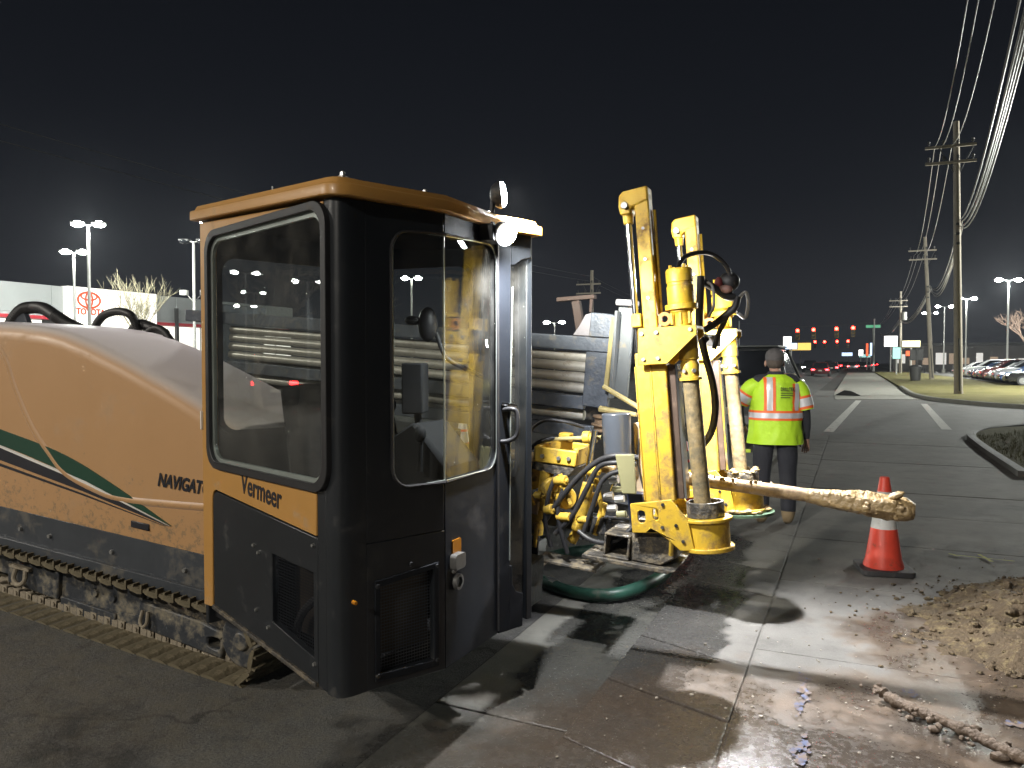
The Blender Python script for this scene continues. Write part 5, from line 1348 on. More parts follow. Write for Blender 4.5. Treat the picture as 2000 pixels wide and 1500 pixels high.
me = bpy.data.meshes.new('body')
me.from_pydata([J[n][0] for n in names], [(idx[a], idx[b]) for a, b in edges], [])
bo = bpy.data.objects.new('body_tmp', me); COL.objects.link(bo)
bo.modifiers.new('skin', 'SKIN')
for i, n in enumerate(names):
    r = J[n][1]; me.skin_vertices[0].data[i].radius = r
    me.skin_vertices[0].data[i].use_root = (n == 'pelvis')
sd_ = bo.modifiers.new('sub', 'SUBSURF'); sd_.levels = 2; sd_.render_levels = 2
dg = bpy.context.evaluated_depsgraph_get()
bm_ = bpy.data.meshes.new_from_object(bo.evaluated_get(dg))
bpy.data.objects.remove(bo)
cloth = surf('dark work clothes', (0.016, 0.017, 0.024), 0.85, var=0.35, scale=9, bump=0.4, bump_scale=18)
skin = surf('skin', (0.36, 0.20, 0.14), 0.55, var=0.1)
boot = surf('tan boot', (0.21, 0.155, 0.085), 0.7, var=0.3, scale=12)
bm_.materials.clear()
for m in (cloth, skin, boot): bm_.materials.append(m)
wl_, wr_ = Vector(arms['l'][4]), Vector(arms['r'][4])
dl = (wl_ - Vector(arms['l'][3])).normalized(); dr = (wr_ - Vector(arms['r'][3])).normalized()
for p in bm_.polygons:
    c = p.center; k = 0
    if c.z < 0.15: k = 2
    elif c.z > 1.475: k = 1
    elif abs(c.x) > .2 and ((c - wl_).dot(dl) > -0.005 and (c - wl_).length < .3 or (c - wr_).dot(dr) > -0.005 and (c - wr_).length < .3): k = 1
    p.material_index = k
bm_.shade_smooth()
body = bpy.data.objects.new('body', bm_); COL.objects.link(body); body.parent = person
# hair, cap and collar
cap = MB(); cap.ball((-.012, .02, 1.638), .098, (.92, 1.08, .92), 18, 12, None, .05)
cap.build('cap', surf('grey patterned cap', (0.075, 0.07, 0.072), 0.85, var=0.7, scale=26), person, smooth=60)
bri = MB(); bri.prism([(-.08, .10), (.06, .10), (.05, .175), (-.01, .20), (-.07, .18)], lambda x, y, d: (x - .005, y, 1.645 + d - (y - .1) * .25), 0, .008)
bri.build('cap_brim', MATS['grey patterned cap'], person)
hr = MB(); hr.ball((-.012, .005, 1.59), .088, (.93, .95, .85), 16, 10, None, .1); hr.build('hair', surf('grey brown hair', (0.07, 0.055, 0.045), 0.8, var=0.5, scale=30), person, smooth=60)
for s in (-1, 1): MB().ball((-.012 + s * .083, .03, 1.575), .026, (.45, .8, 1.2), 10, 8).build('ear', skin, person, smooth=60)
MB().lathe([(.075, 1.44), (.085, 1.46), (.078, 1.495), (.066, 1.50)], (0, -.002, 0), (0, 0, 1), 20).build('collar', cloth, person, smooth=60)
# vest
vest_prof = [(.80, .262, .178), (.86, .258, .175), (.95, .25, .168), (1.05, .243, .162), (1.15, .24, .158), (1.25, .243, .156), (1.33, .238, .150), (1.39, .215, .138), (1.435, .165, .118), (1.47, .098, .092)]
def vest_r(z):
    for (a, b) in zip(vest_prof, vest_prof[1:]):
        if a[0] <= z <= b[0]:
            t = (z - a[0]) / (b[0] - a[0]); return a[1] + (b[1] - a[1]) * t, a[2] + (b[2] - a[2]) * t
    return vest_prof[-1][1:]
def wrinkle(a, z):
    return 1 + 0.022 * math.sin(a * 6 + z * 15 + 2 * math.sin(z * 9)) * (1.5 - z) + 0.05 * noise.noise(Vector((math.cos(a) * 2.3, math.sin(a) * 2.3, z * 5.0))) + 0.035 * noise.noise(Vector((math.cos(a) * 5 + z * 6, math.sin(a) * 5, z * 9.0 - a * 2)))
mb = MB(); rings = []
zs = [.80 + .67 * i / 44 for i in range(45)]
for z in zs:
    hw, hd = vest_r(z)
    rings.append([(hw * math.cos(t) * wrinkle(t, z), hd * math.sin(t) * wrinkle(t, z), z) for t in [2 * math.pi * k / 72 for k in range(72)]])
mb.loft(rings, cap=False)
hi = surf('high-visibility yellow', (0.42, 0.68, 0.02), 0.6, var=0.1, scale=6, bump=0.6, bump_scale=9)
vest = mb.build('vest', hi, person, smooth=60)
orange_t = surf('orange tape', (0.75, 0.13, 0.02), 0.55, var=0.08)
silver_t = surf('silver tape', (0.55, 0.56, 0.60), 0.35, metal=0.2, var=0.1)
def vpatch(name, a0, a1, z0, z1, off, mat, parent=None):
    na = max(2, int(abs(a1 - a0) / 0.08)); nz = max(2, int((z1 - z0) / 0.02)); mb = MB(); rings = []
    for j in range(nz + 1):
        z = z0 + (z1 - z0) * j / nz; hw, hd = vest_r(z)
        rings.append([((hw + off) * math.cos(a) * wrinkle(a, z), (hd + off) * math.sin(a) * wrinkle(a, z), z) for a in [a0 + (a1 - a0) * k / na for k in range(na + 1)]])
    mb.loft(rings, closed=False, cap=False)
    return mb.build(name, mat, parent or vest, smooth=60)
vpatch('orange_band', 0, 2 * math.pi, 1.03, 1.125, .004, orange_t)
vpatch('silver_band', 0, 2 * math.pi, 1.052, 1.103, .007, silver_t)
def xang(x, z):
    hw, hd = vest_r(z); return -math.pi / 2 + math.asin(max(-1, min(1, x / hw)))
def vstripe(x0, x1, z0, z1, off, mat, name, front=False):
    mb = MB(); rings = []; nz = 18
    for j in range(nz + 1):
        z = z0 + (z1 - z0) * j / nz; hw, hd = vest_r(z); ring = []
        for k in range(5):
            a = xang(x0 + (x1 - x0) * k / 4, z)
            if front: a = -a
            ring.append(((hw + off) * math.cos(a) * wrinkle(a, z), (hd + off) * math.sin(a) * wrinkle(a, z), z))
        rings.append(ring)
    mb.loft(rings, closed=False, cap=False)
    mb.build(name, mat, vest, smooth=60)
for fr_ in (False, True):
    vstripe(-.125, -.02, 1.126, 1.445, .004, orange_t, 'orange_brace', fr_)
    vstripe(-.097, -.046, 1.126, 1.445, .007, silver_t, 'silver_brace', fr_)
    vstripe(.135, .215, 1.126, 1.385, .004, orange_t, 'orange_brace', fr_)
    vstripe(.158, .195, 1.126, 1.385, .007, silver_t, 'silver_brace', fr_)
for n, a in arms.items():
    A, B_, C_ = Vector(a[0]), Vector(a[1]), Vector(a[2])
    E_ = C_ + (B_ - C_) * 0.05
    sl = MB(); sl.tube(spline([A + Vector((0.05 if n == 'l' else -.05, 0, -0.03)), B_, E_], 6), [.05, .062, .070, .075, .077, .078, .077, .076, .075, .075, .075, .076, .077], 18, cap=False)
    s_ = sl.build('sleeve', hi, person, smooth=60)
    for (t0, t1, ad, m, nm) in ((0.30, 0.95, .003, orange_t, 'orange_band'), (0.42, 0.82, .006, silver_t, 'silver_band')):
        p0 = B_ + (E_ - B_) * t0; p1 = B_ + (E_ - B_) * t1
        MB().cyl(p0, p1, .079 + ad, .078 + ad, 18, cap=False).build(nm, m, s_, smooth=60)
text_mesh('vest_lettering', 'DRILLTEK', .048, stripe_black, vest, basis((.018, -.180, 1.315), (1, 0.10, 0), (0, 0.02, 1)), bold=.0012, extrude=.0005, sx=.62)
for i in range(3):
    z = 1.295 - .021 * i; w = (.115, .112, .09)[i]
    MB().box((.018 + w / 2, -.1825 + .10 * w / 2 + .002, z), (w, .001, .006), Matrix.Rotation(R(5.7), 3, 'Z')).build('print_line', stripe_black, vest)
MB().box((-.255, .0, .72), (.05, .03, .035)).build('belt_light', surf('lime tag', (0.45, 0.6, 0.05), .5), person, bevel=.006)

# ------------------------------------------------------------------ lamp posts
pole_metal = surf('galvanised pole', (0.42, 0.42, 0.40), 0.45, metal=0.2, var=0.12)
dark_metal = surf('dark painted metal', (0.05, 0.05, 0.05), 0.5, var=0.2)
def lamp_post(loc, h, label, heads=2, lit=True, ang=0.0, r=0.10, group=None, arm=0.55, power=None, lens=None):
    p = thing('lamp_post', label, 'lamp post', loc, (0, 0, ang), group)
    MB().cyl((0, 0, 0), (0, 0, h - 0.1), r, r * 0.75, 14).build('pole', pole_metal, p, smooth=40)
    MB().cyl((0, 0, 0), (0, 0, 0.5), r * 2.6, r * 2.4, 14).build('pole_base', far_walk_mat, p)
    dirs = [1, -1][:heads]
    for s in dirs:
        MB().tube([(0, 0, h - 0.14), (s * arm * 0.6, 0, h - 0.06)], 0.04, 8).build('arm', pole_metal, p)
        hd = MB(); hd.bb(s * arm - 0.32, s * arm + 0.32, -0.2, 0.2, h - 0.06, h + 0.05)
        hb = hd.build('lamp_head', dark_metal if not lit else pole_metal, p, bevel=0.03)
        ln = MB(); ln.ball((s * arm, 0, h - 0.065), 0.34, (1.0, 0.7, 0.5), 14, 8)
        ln.build('lens', (lens or lamp_white) if lit else lot_glass, hb, smooth=60)
    if power:
        add_light('lot_light', 'POINT', (loc[0], loc[1], loc[2] + h - 0.45), power, (0.97, 1.0, 0.93), size=0.3)
    return p
lamp_post((-38.4, 29.12, -0.1), 9.25, 'tall lit twin-head lamp post in front of the white sign wall', ang=R(32), power=P_LOT * .8)
lamp_post((-48.4, 35.6, -0.1), 9.15, 'lit twin-head lamp post at the far left, the shorter-looking of the pair', ang=R(32), power=P_LOT * .5)
dead = lamp_post((-36.28, 34.44, -0.1), 8.95, 'unlit pale lamp post with loudspeakers just left of the cab', lit=False, ang=R(20))
for s in (-1, 1):
    q = MB(); q.tube([(0, 0, 5.2), (s * 0.5, 0, 5.75)], 0.03, 6); q.box((s * 0.62, 0, 5.8), (0.42, 0.3, 0.3)); q.build('loudspeaker', dark_metal if s > 0 else pole_metal, dead, bevel=0.02)
lamp_post((-28.65, 75.0, -0.1), 5.8, 'small lit twin lamp post over the rod rack beyond the road', ang=R(24), r=0.08, arm=0.8)
lamp_post((-34.0, 55.5, -0.1), 8.7, 'lit twin lamp post seen through the right-hand cab window', ang=R(24))
lamp_post((-43.0, 12.0, -0.1), 9.2, 'lit lamp post off to the left across the road', ang=R(60), power=P_LOT * .5)
for k, (x, y, h) in enumerate(((-76.8, -2.3, 10.2), (-86.8, -3.8, 9.2), (-97.0, -3.6, 8.4), (-61.0, -5.9, 8.0))):
    lamp_post((x, y, -0.1), h, ('first', 'second', 'third', 'nearest')[k] + ' of the far left lamp posts mirrored in the cab window', ang=R(85), arm=1.0)
for (x, y, h, lab, pw) in ((12.5, 81.4, 8.95, 'nearest lit twin lamp post in the right-hand car lot', P_LOT * 1.3), (11.83, 104.1, 8.98, 'lit lamp post of the car lot right beside the near utility pole', P_LOT),
                       (10.9, 118.4, 9.0, 'taller lit twin lamp post between the two nearer utility poles', None), (10.4, 133.7, 9.0, 'lower lit twin lamp post between the two nearer utility poles', None)):
    lamp_post((x, y, 0.0), h, lab, ang=R(24), power=pw, arm=0.9)
lamp_post((15.0, 46.0, 0.0), 9.0, 'car lot lamp post to the right beyond the picture edge', ang=R(90), power=P_LOT * 3.4)

def street_lamp(loc, h, arm, label, power, col):
    p = thing('street_lamp', label, 'street lamp', loc)
    MB().cyl((0, 0, 0), (0, 0, h), 0.11, 0.07, 14).build('pole', pole_metal, p, smooth=40)
    MB().tube(spline([(0, 0, h - 0.05), (arm * 0.5, 0, h + 0.35), (arm, 0, h + 0.45)], 5), 0.04, 8).build('arm', pole_metal, p)
    hb = MB().bb(arm - 0.1, arm + 0.7, -0.16, 0.16, h + 0.40, h + 0.50).build('lamp_head', pole_metal, p, bevel=0.03)
    MB().bb(arm, arm + 0.6, -0.12, 0.12, h + 0.385, h + 0.398).build('lens', lamp_white, hb)
    add_light('street_light', 'AREA', (loc[0] + arm + 0.3, loc[1], loc[2] + h + 0.36), power, col, target=(loc[0] + arm + 0.3, loc[1] + 0.01, 0), size=0.5)
lamp_post((-30.0, 30.0, -0.06), 8.8, 'lit lamp post in the dealer lot behind the rig', ang=R(70), power=P_LOT * .45)
street_lamp((2.9, -11.0, 0.0), 8.6, -6.6, 'street lamp on the near sidewalk behind the photographer', P_STREET, (1.0, 0.93, 0.82))
street_lamp((-20.0, -6.0, -0.1), 8.6, 2.6, 'street lamp on the far side of the road behind the photographer', P_STREET * 1.5, (1.0, 0.93, 0.82))

# ------------------------------------------------------------------ dealership on the left
bld = thing('car_dealership', 'long grey showroom with a lit white sign wall and red trim across the road', 'building', (-57.0, 20.0, -0.1))
grey_wall = surf('grey wall panel', (0.36, 0.38, 0.38), 0.5, var=0.06, scale=0.5)
white_sign = emit('white sign wall', (1.0, 0.97, 0.90), 1.15)
shop_glow = emit('lit shop glass', (1.0, 0.97, 0.86), 1.25)
red_trim = surf('red trim', (0.50, 0.03, 0.045), 0.4, var=0.05)
sign_red = emit('red sign letters', (0.75, 0.10, 0.03), 0.75)
Z = lambda z: z + 0.1
y0 = 8.0
while y0 < 45:
    y1 = y0 + 4.0
    if not (y1 > 21.0 - 0.01 and y0 < 29.4):
        MB().bb(-0.2, 0.0, y0 + 0.015, y1 - 0.015, Z(5.3), Z(7.46)).build('wall_panel', grey_wall, bld, bevel=0.02)
    y0 = y1
MB().bb(-0.2, -0.02, 29.41, 31.97, Z(5.3), Z(7.46)).build('wall_panel', grey_wall, bld, bevel=0.02)
MB().bb(-0.3, -0.02, 20.02, 20.98, Z(5.3), Z(7.46)).build('wall_panel', grey_wall, bld, bevel=0.02)
bk = MB(); bk.bb(-22, -0.45, 8, 47, 0, Z(7.3))
bk.build('building_core', dark_metal, bld)
MB().bb(-0.35, 0.5, 21.0, 29.4, 0.0, Z(7.5)).build('sign_wall', white_sign, bld, bevel=0.03)
for a, b in ((8, 20.98), (29.42, 47)):
    MB().bb(-0.25, 0.35, a, b, Z(4.80), Z(5.06)).build('red_band', red_trim, bld, bevel=0.02)
    MB().bb(-0.25, 0.1, a, b, Z(5.07), Z(5.28)).build('fascia', grey_wall, bld)
y0 = 9.0
while y0 < 46:
    y1 = y0 + 2.6
    if not (y1 > 21 and y0 < 29.4):
        MB().bb(-0.30, -0.26, y0 + 0.05, y1 - 0.05, 0.3, Z(4.75)).build('pane', shop_glow, bld)
        MB().bb(-0.32, -0.16, y0 - 0.05, y0 + 0.05, 0.0, Z(4.78)).build('mullion', pole_metal, bld)
    y0 = y1
for yy in (10.0, 14.6, 31.5, 36.0):
    MB().bb(0.3, 0.55, yy, yy + 0.25, 0, Z(6.4)).build('column', dark_metal, bld)
lg = MB()
def ell(cy, cz, ry, rz, w, n=44):
    pts = [(0.56, cy + ry * math.cos(2 * math.pi * k / n), cz + rz * math.sin(2 * math.pi * k / n)) for k in range(n + 1)]
    lg.tube(pts, w, 6, cap=False)
ell(22.78, Z(6.5), 0.98, 0.62, 0.085); ell(22.78, Z(6.52), 0.30, 0.60, 0.07); ell(22.78, Z(6.80), 0.70, 0.30, 0.07)
lg.build('sign_emblem', sign_red, bld, smooth=60)
text_mesh('sign_lettering', 'TOYOTA', 0.72, sign_red, bld, basis((0.52, 21.66, Z(5.32)), (0, 1, 0), (0, 0, 1)), bold=0.02, extrude=0.04, sx=0.86)

# ------------------------------------------------------------------ bare trees
bark = surf('grey bark', (0.17, 0.15, 0.12), 0.85, var=0.25, scale=4)
bark_red = surf('brown bark', (0.085, 0.055, 0.04), 0.85, var=0.25, scale=4)
def bare_tree(loc, h, label, mat, spread=0.5, seed=1, thick=0.14, upright=0.5, levels=5):
    rg = random.Random(seed); tr = thing('bare_tree', label, 'tree', loc)
    trunk = MB(); crown = MB()
    def grow(p, d, ln, r, lev):
        q = p + d * ln; mid = p + d * ln * .5 + Vector((rg.gauss(0, 1), rg.gauss(0, 1), 0)) * ln * .04
        (trunk if lev == 0 else crown).tube([p, mid, q], [r, r * .85, r * .68], 8 if lev == 0 else (5 if lev < 3 else 3), cap=lev > 2)
        if lev >= levels: return
        for k in range(rg.choice((3, 4)) if lev < levels - 1 else 3):
            nd = (d + Vector((rg.gauss(0, spread), rg.gauss(0, spread), rg.gauss(upright * .5, .25)))).normalized()
            st = p + d * ln * rg.uniform(.55, 1.0)
            grow(st, nd, ln * rg.uniform(.55, .82), max(.006, r * .56), lev + 1)
    grow(Vector((0, 0, 0)), Vector((0, 0, 1)), h * .30, thick, 0)
    trunk.build('trunk', mat, tr, smooth=60); crown.build('crown', mat, tr, smooth=0)
    return tr
bare_tree((-39.6, 32.9, -0.1), 8.4, 'leafless young tree in front of the white sign wall', surf('pale bark', (0.33, 0.30, 0.2), 0.85, var=0.2), .38, 4, .11, .75)
bare_tree((14.8, 84.5, 0.0), 10.5, 'large leafless brown tree at the right picture edge', bark_red, .55, 9, .26, .35)
bare_tree((-26.5, 0.6, -0.1), 7.5, 'leafless tree left of the road mirrored in the cab window', bark, .55, 21, .14, .35)
bare_tree((-30.0, 44.0, -0.1), 8.5, 'leafless tree behind the rig, seen through the left cab window', bark, .5, 12, .16, .4)

# ------------------------------------------------------------------ utility poles and wires
wood = surf('weathered pole wood', (0.30, 0.265, 0.215), 0.85, var=0.25, scale=2.5, bump=0.3, bump_scale=25)
def utility_pole(base, top, label, arms=True, low=None, box=False):
    p = thing('utility_pole', label, 'utility pole', base)
    t = Vector(top) - Vector(base)
    MB().cyl((0, 0, -0.2), t, 0.19, 0.13, 14).build('pole', wood, p, smooth=40)
    d = t.normalized(); at_ = lambda z: d * (z / d.z)
    if arms:
        for z in (t.z - 1.15, t.z - 1.9):
            c = at_(z); MB().box(c + Vector((-0.25, -0.15, 0)), (2.1, 0.1, 0.12)).build('crossarm', wood, p)
            for k in range(4):
                x = -1.15 + 0.6 * k
                MB().lathe([(0.03, 0), (0.03, 0.08), (0.07, 0.1), (0.05, 0.16), (0.07, 0.2), (0.03, 0.26)], c + Vector((x, -0.15, 0.06)), (0, 0, 1), 8).build('insulator', dark_metal, p)
        for s in (-1, 1):
            MB().tube([at_(t.z - 2.6), at_(t.z - 1.2) + Vector((s * .7, -.15, 0))], 0.025, 6).build('brace', dark_metal, p)
    if box:
        MB().lathe([(0.26, 0), (0.28, 0.05), (0.28, 0.95), (0.2, 1.02), (0.05, 1.05)], at_(t.z - 3.6) + Vector((0.42, -.1, 0)), (0, 0, 1), 16).build('transformer', pole_metal, p, smooth=40)
    if low:
        for k in range(3):
            MB().box(at_(low - .45 * k) + Vector((0, -.22, 0)), (0.14, 0.2, 0.1)).build('cable_clamp', dark_metal, p)
    MB().cyl((0.02, -0.2, 0.15), at_(2.6) + Vector((0.02, -.2, 0)), 0.035, None, 8).build('ground_conduit', dark_metal, p)
    return p
utility_pole((4.42, 41.19, 0.05), (4.16, 41.45, 12.75), 'nearest tall wooden utility pole with crossarms at the right', low=7.9)
utility_pole((5.93, 73.7, 0.05), (5.25, 73.8, 12.07), 'second wooden utility pole, leaning left, behind the nearest one', low=7.8)
utility_pole((5.2, 108.0, 0.05), (5.1, 108, 10.3), 'third utility pole with a transformer, further up the road', low=6.8, box=True)
utility_pole((-20.0, 61.0, -0.1), (-20.0, 61, 9.1), 'utility pole across the road above the rod rack')
wire_mat = surf('cable', (0.36, 0.34, 0.32), 0.5, var=0.1)
dark_wire = surf('dark cable', (0.05, 0.05, 0.05), 0.6, var=0.1)
def wire(sup, sags, r, label, group, mat=None):
    o = Vector(sup[0]); pts = []
    for a, b, sg_ in zip(sup, sup[1:], sags):
        a = Vector(a); b = Vector(b)
        for k in range(14):
            t = k / 14; pts.append(a.lerp(b, t) - Vector((0, 0, 4 * sg_ * t * (1 - t))) - o)
    pts.append(Vector(sup[-1]) - o)
    w = MB().tube(pts, r, 5).build('overhead_cable', mat or wire_mat, None, smooth=60, loc=o)
    tag(w, label, 'cable', group)
for i, dx in enumerate((-0.28, 0.0, 0.42)):
    wire([(1.75 + dx * .6, 8, 10.9), (3.55 + dx, 41.2, 11.6), (4.75 + dx, 73.7, 10.6), (4.6 + dx, 108, 9.2), (3.5 + dx * .5, 130, 7.3)], (1.6 + .05 * i, 1.3, 1.2, .4), 0.015,
         ('leftmost', 'middle', 'rightmost')[i] + ' thin overhead wire of the upper bundle on the utility poles', 'upper overhead wires')
for i, (dz, dx) in enumerate(((0.42, -0.05), (0.30, 0.03), (0.0, 0.05), (-0.10, -0.02), (-0.22, 0.04))):
    wire([(1.85 + dx, 8, 7.5 + dz * 1.1), (4.42 + dx, 41.2, 7.9 + dz * .6), (5.72 + dx, 73.7, 7.7 + dz * .6), (5.1 + dx, 108, 6.7 + dz * .6), (4.0 + dx, 150, 6.2 + dz * .6)], (1.1 + .04 * i, 1.4 + .05 * i, 1.2, .8), 0.024,
         ('top', 'second', 'third', 'fourth', 'lowest')[i] + ' overhead cable of the lower bundle on the utility poles', 'lower overhead cables')
for dz, nm in ((0.0, 'upper'), (-0.42, 'lower')):
    wire([(-20, -20, 8.6 + dz), (-20, 61, 8.6 + dz), (-20, 110, 8.4 + dz)], (1.0, .8), 0.014, nm + ' thin overhead wire along the far side of the road', 'wires across the road', dark_wire)

# ------------------------------------------------------------------ vehicles
white_car = surf('white car paint', (0.62, 0.62, 0.62), 0.25, var=0.03, coat=0.6)
silver_car = surf('silver car paint', (0.34, 0.35, 0.37), 0.25, metal=0.5, var=0.05, coat=0.6)
black_car = surf('black car paint', (0.014, 0.015, 0.018), 0.18, var=0.1, coat=0.8)
blue_car = surf('blue car paint', (0.03, 0.07, 0.2), 0.2, var=0.1, coat=0.8)
red_car = surf('maroon car paint', (0.10, 0.018, 0.018), 0.2, var=0.1, coat=0.8)
tail_on = emit('lit tail lamp', (1.0, 0.014, 0.018), 45.0)
head_on = emit('lit head lamp', (1.0, 0.93, 0.80), 160.0)
head_off = surf('head lamp glass', (0.5, 0.5, 0.5), 0.15, var=0.05)
plate_mat = surf('number plate', (0.5, 0.5, 0.42), 0.5, var=0.05)
def car(loc, ang, paint, label, tail=False, head=False, suv=False, group=None, cat='car', simple=False):
    c = thing('parked_car' if not (tail or head) else 'car', label, cat, loc, (0, 0, ang), group)
    up = 0.22 if suv else 0.0
    X = lambda y, z, d: (d, y, z)
    low = [(-2.2, .30), (-2.24, .55), (-2.2, .82 + up), (-1.95, .90 + up), (1.05, .90 + up), (1.9, .80 + up * .8), (2.18, .66 + up * .5), (2.24, .42), (2.15, .28)]
    b = MB()
    secs = []
    for d, k in ((-.88, .93), (-.84, .985), (-.7, 1.0), (.7, 1.0), (.84, .985), (.88, .93)):
        secs.append([(d, y * (1 if abs(d) < .8 else .985), .56 + (z - .56) * k) for y, z in low])
    b.loft(secs)
    body = b.build('body', paint, c, bevel=0.03, smooth=50)
    g = [(-1.85 if suv else -1.75, .88 + up), (-1.55 if suv else -1.1, 1.42 + up), (-.9, 1.47 + up), (.25, 1.45 + up), (1.12, .88 + up)]
    gl = MB(); secs = []
    for d, k in ((-.80, 0.0), (-.64, 1.0), (.64, 1.0), (.80, 0.0)):
        secs.append([(d if z < 1 + up else d * .92, y, (.88 + up) + (z - .88 - up) * (k if z > 1 + up else 1)) for y, z in g])
    gh_ = MB()
    ring_lo = [(-.79, -1.8 if suv else -1.7), (.79, -1.8 if suv else -1.7), (.79, 1.08), (-.79, 1.08)]
    ring_hi = [(-.62, -1.5 if suv else -1.05), (.62, -1.5 if suv else -1.05), (.62, .28), (-.62, .28)]
    gh_.loft([[(x, y, .88 + up) for x, y in ring_lo], [(x, y, 1.42 + up) for x, y in ring_hi]])
    gh_.build('window_glass', lot_glass, c, bevel=0.03)
    rf = MB(); rf.loft([[(x * 1.0, y, 1.415 + up) for x, y in ring_hi], [(x * .9, y * .94, 1.47 + up) for x, y in ring_hi]])
    rf.build('roof', paint, c, bevel=0.03)
    for (x0, y0), (x1, y1) in zip(ring_lo, ring_hi):
        MB().tube([(x0, y0, .88 + up), (x1, y1, 1.42 + up)], .035, 5).build('pillar', paint, c)
    for x in (-.80, .80):
        for y in (-1.38, 1.38):
            s = 1 if x > 0 else -1
            w = MB(); w.cyl((x - .1 * s, y, .33), (x + .1 * s, y, .33), .33, None, 18); wo = w.build('wheel', tyre, c, bevel=.03)
            MB().cyl((x + .095 * s, y, .33), (x + .108 * s, y, .33), .2, None, 14).build('rim', silver_car, wo)
    for s in (-1, 1):
        MB().box((s * .66, -2.2, .72 + up * .8), (.30, .10, .14)).build('tail_lamp', tail_on if tail else red_car, c, bevel=.02)
        MB().box((s * .64, 2.08, .62 + up * .5), (.34, .22, .14)).build('head_lamp', head_on if head else head_off, c, bevel=.03)
    MB().box((0, -2.255, .62), (.34, .02, .12)).build('number_plate', plate_mat, c)
    MB().box((0, 2.21, .50), (.9, .06, .14)).build('grille', black_car, c)
    return c
lot = [(10.9, 57.6, black_car, 'nearest black car in the right-hand lot row', False), (11.0, 60.6, blue_car, 'dark blue car at the right edge of the lot row', False), (11.1, 63.6, silver_car, 'silver utility car beside the blue one in the lot row', True), (11.1, 66.6, white_car, 'white car behind the near utility pole in the lot row', False),
       (11.1, 69.8, red_car, 'maroon utility car further along the lot row', True), (11.1, 73, silver_car, 'small silver car in the middle of the lot row', False), (11.1, 76.2, blue_car, 'blue car two places past the maroon one along the lot row', False), (11.1, 79.4, white_car, 'white utility car near the lit lot lamp post', True), (11.1, 84, black_car, 'black car far along the lot row', False), (11.1, 88, white_car, 'last white car of the lot row', False)]
for x, y, m, lab, suv in lot:
    car((x, y, 0.03), R(90 + rnd.uniform(-4, 4)), m, lab, suv=suv, group='cars parked in the right-hand lot')
car((-3.25, 86.0, 0.0), 0, red_car, 'dark car with lit red tail lamps driving away up the road', tail=True)
traf = [(-5.2, 104, 1, 'oncoming car with bright head lamps behind the red-lamped car'), (-6.0, 122, 1, 'second oncoming car with bright head lamps further back'), (-3.0, 118, 0, 'car waiting at the lights directly ahead of the maroon one'), (-0.4, 146, 0, 'car with lit tail lamps just past the signals'),
        (-3.6, 152, 0, 'car with lit tail lamps beyond the signals, left lane'), (0.4, 168, 0, 'car with lit tail lamps right of the road centre beyond the signals'), (-3.2, 176, 0, 'far car with lit tail lamps under the second signals'), (2.6, 178, 0, 'far car with lit tail lamps near the shop signs'),
        (-5.6, 190, 0, 'far car with lit tail lamps, leftmost of the distant queue'), (1.8, 196, 0, 'far car with lit tail lamps in the distant right lane'), (-1.4, 205, 0, 'farthest car with lit tail lamps in the middle of the queue'), (3.6, 208, 0, 'farthest car with lit tail lamps at the right of the queue'),
        (-4.6, 140, 1, 'third oncoming car with bright head lamps beyond the signals'), (1.2, 156, 0, 'car with lit tail lamps turning at the signals'), (-1.8, 164, 0, 'car with lit tail lamps mid-queue between two others'), (-4.9, 168, 0, 'car with lit tail lamps queuing in the left lane'), (3.2, 190, 0, 'car with lit tail lamps in front of the teal shop sign'), (0.3, 222, 0, 'tiny far car with lit tail lamps at the end of the queue'),
        (4.6, 224, 0, 'tiny far car with lit tail lamps beyond the banners'), (-3.4, 232, 0, 'tiny far car with lit tail lamps left of the queue end')]
for x, y, hd, lab in traf:
    car((x, y, 0.0 if x > -5 else 0.2), R(180) if hd else 0, black_car if hd else (silver_car if rnd.random() < .5 else black_car), lab, tail=not hd, head=bool(hd), group='traffic on the far road')
car((-30.1, -0.05, -0.1), R(90), black_car, 'dark utility car with lit tail lamps mirrored in the cab window', tail=True, suv=True)
lotl = [(-25.5, 20.5, white_car, True, 'white utility car in the lot across the road, nearest the hood'), (-26.0, 24.0, silver_car, False, 'silver car second along the lot across the road'), (-26.0, 27.5, white_car, False, 'white car third along the lot across the road'), (-26.5, 31.0, black_car, True, 'black utility car fourth along the lot across the road'),
        (-26.5, 34.5, white_car, True, 'white utility car fifth along the lot across the road'), (-26.5, 38.0, silver_car, True, 'silver utility car sixth along the lot across the road'), (-26.5, 42, white_car, False, 'white car seventh along the lot across the road'), (-26.5, 46, red_car, False, 'maroon car at the far end of the lot across the road')]
for x, y, m, sv, lab in lotl:
    car((x, y, -0.06), R(-90 + rnd.uniform(-5, 5)), m, lab, suv=sv, group='cars in the lot across the road')

# tall dark utility car parked at the kerb behind the worker
tall = car((-2.06, 17.4, -0.05), R(-1), surf('grey green paint', (0.05, 0.056, 0.056), 0.3, var=0.1, coat=0.5), 'tall dark grey utility car parked at the kerb behind the worker', suv=True)
tall.scale = (1.14, 1.05, 1.135)
rr_ = MB(); rr_.bb(-.62, .62, -1.45, .2, 1.70, 1.725)  # pale sheet laid on the dark roof, painting in light on its top
rr_.build('lit_roof_sheet', surf('lit roof top', (0.20, 0.225, 0.225), 0.4, var=0.1, coat=.4), tall, bevel=.01)
MB().bb(-.85, .85, -2.30, -2.2, .38, .56).build('bumper', silver_car, tall, bevel=.03)
MB().bb(-.5, .5, -2.27, -2.22, 1.0, 1.04).build('trim_strip', silver_car, tall)

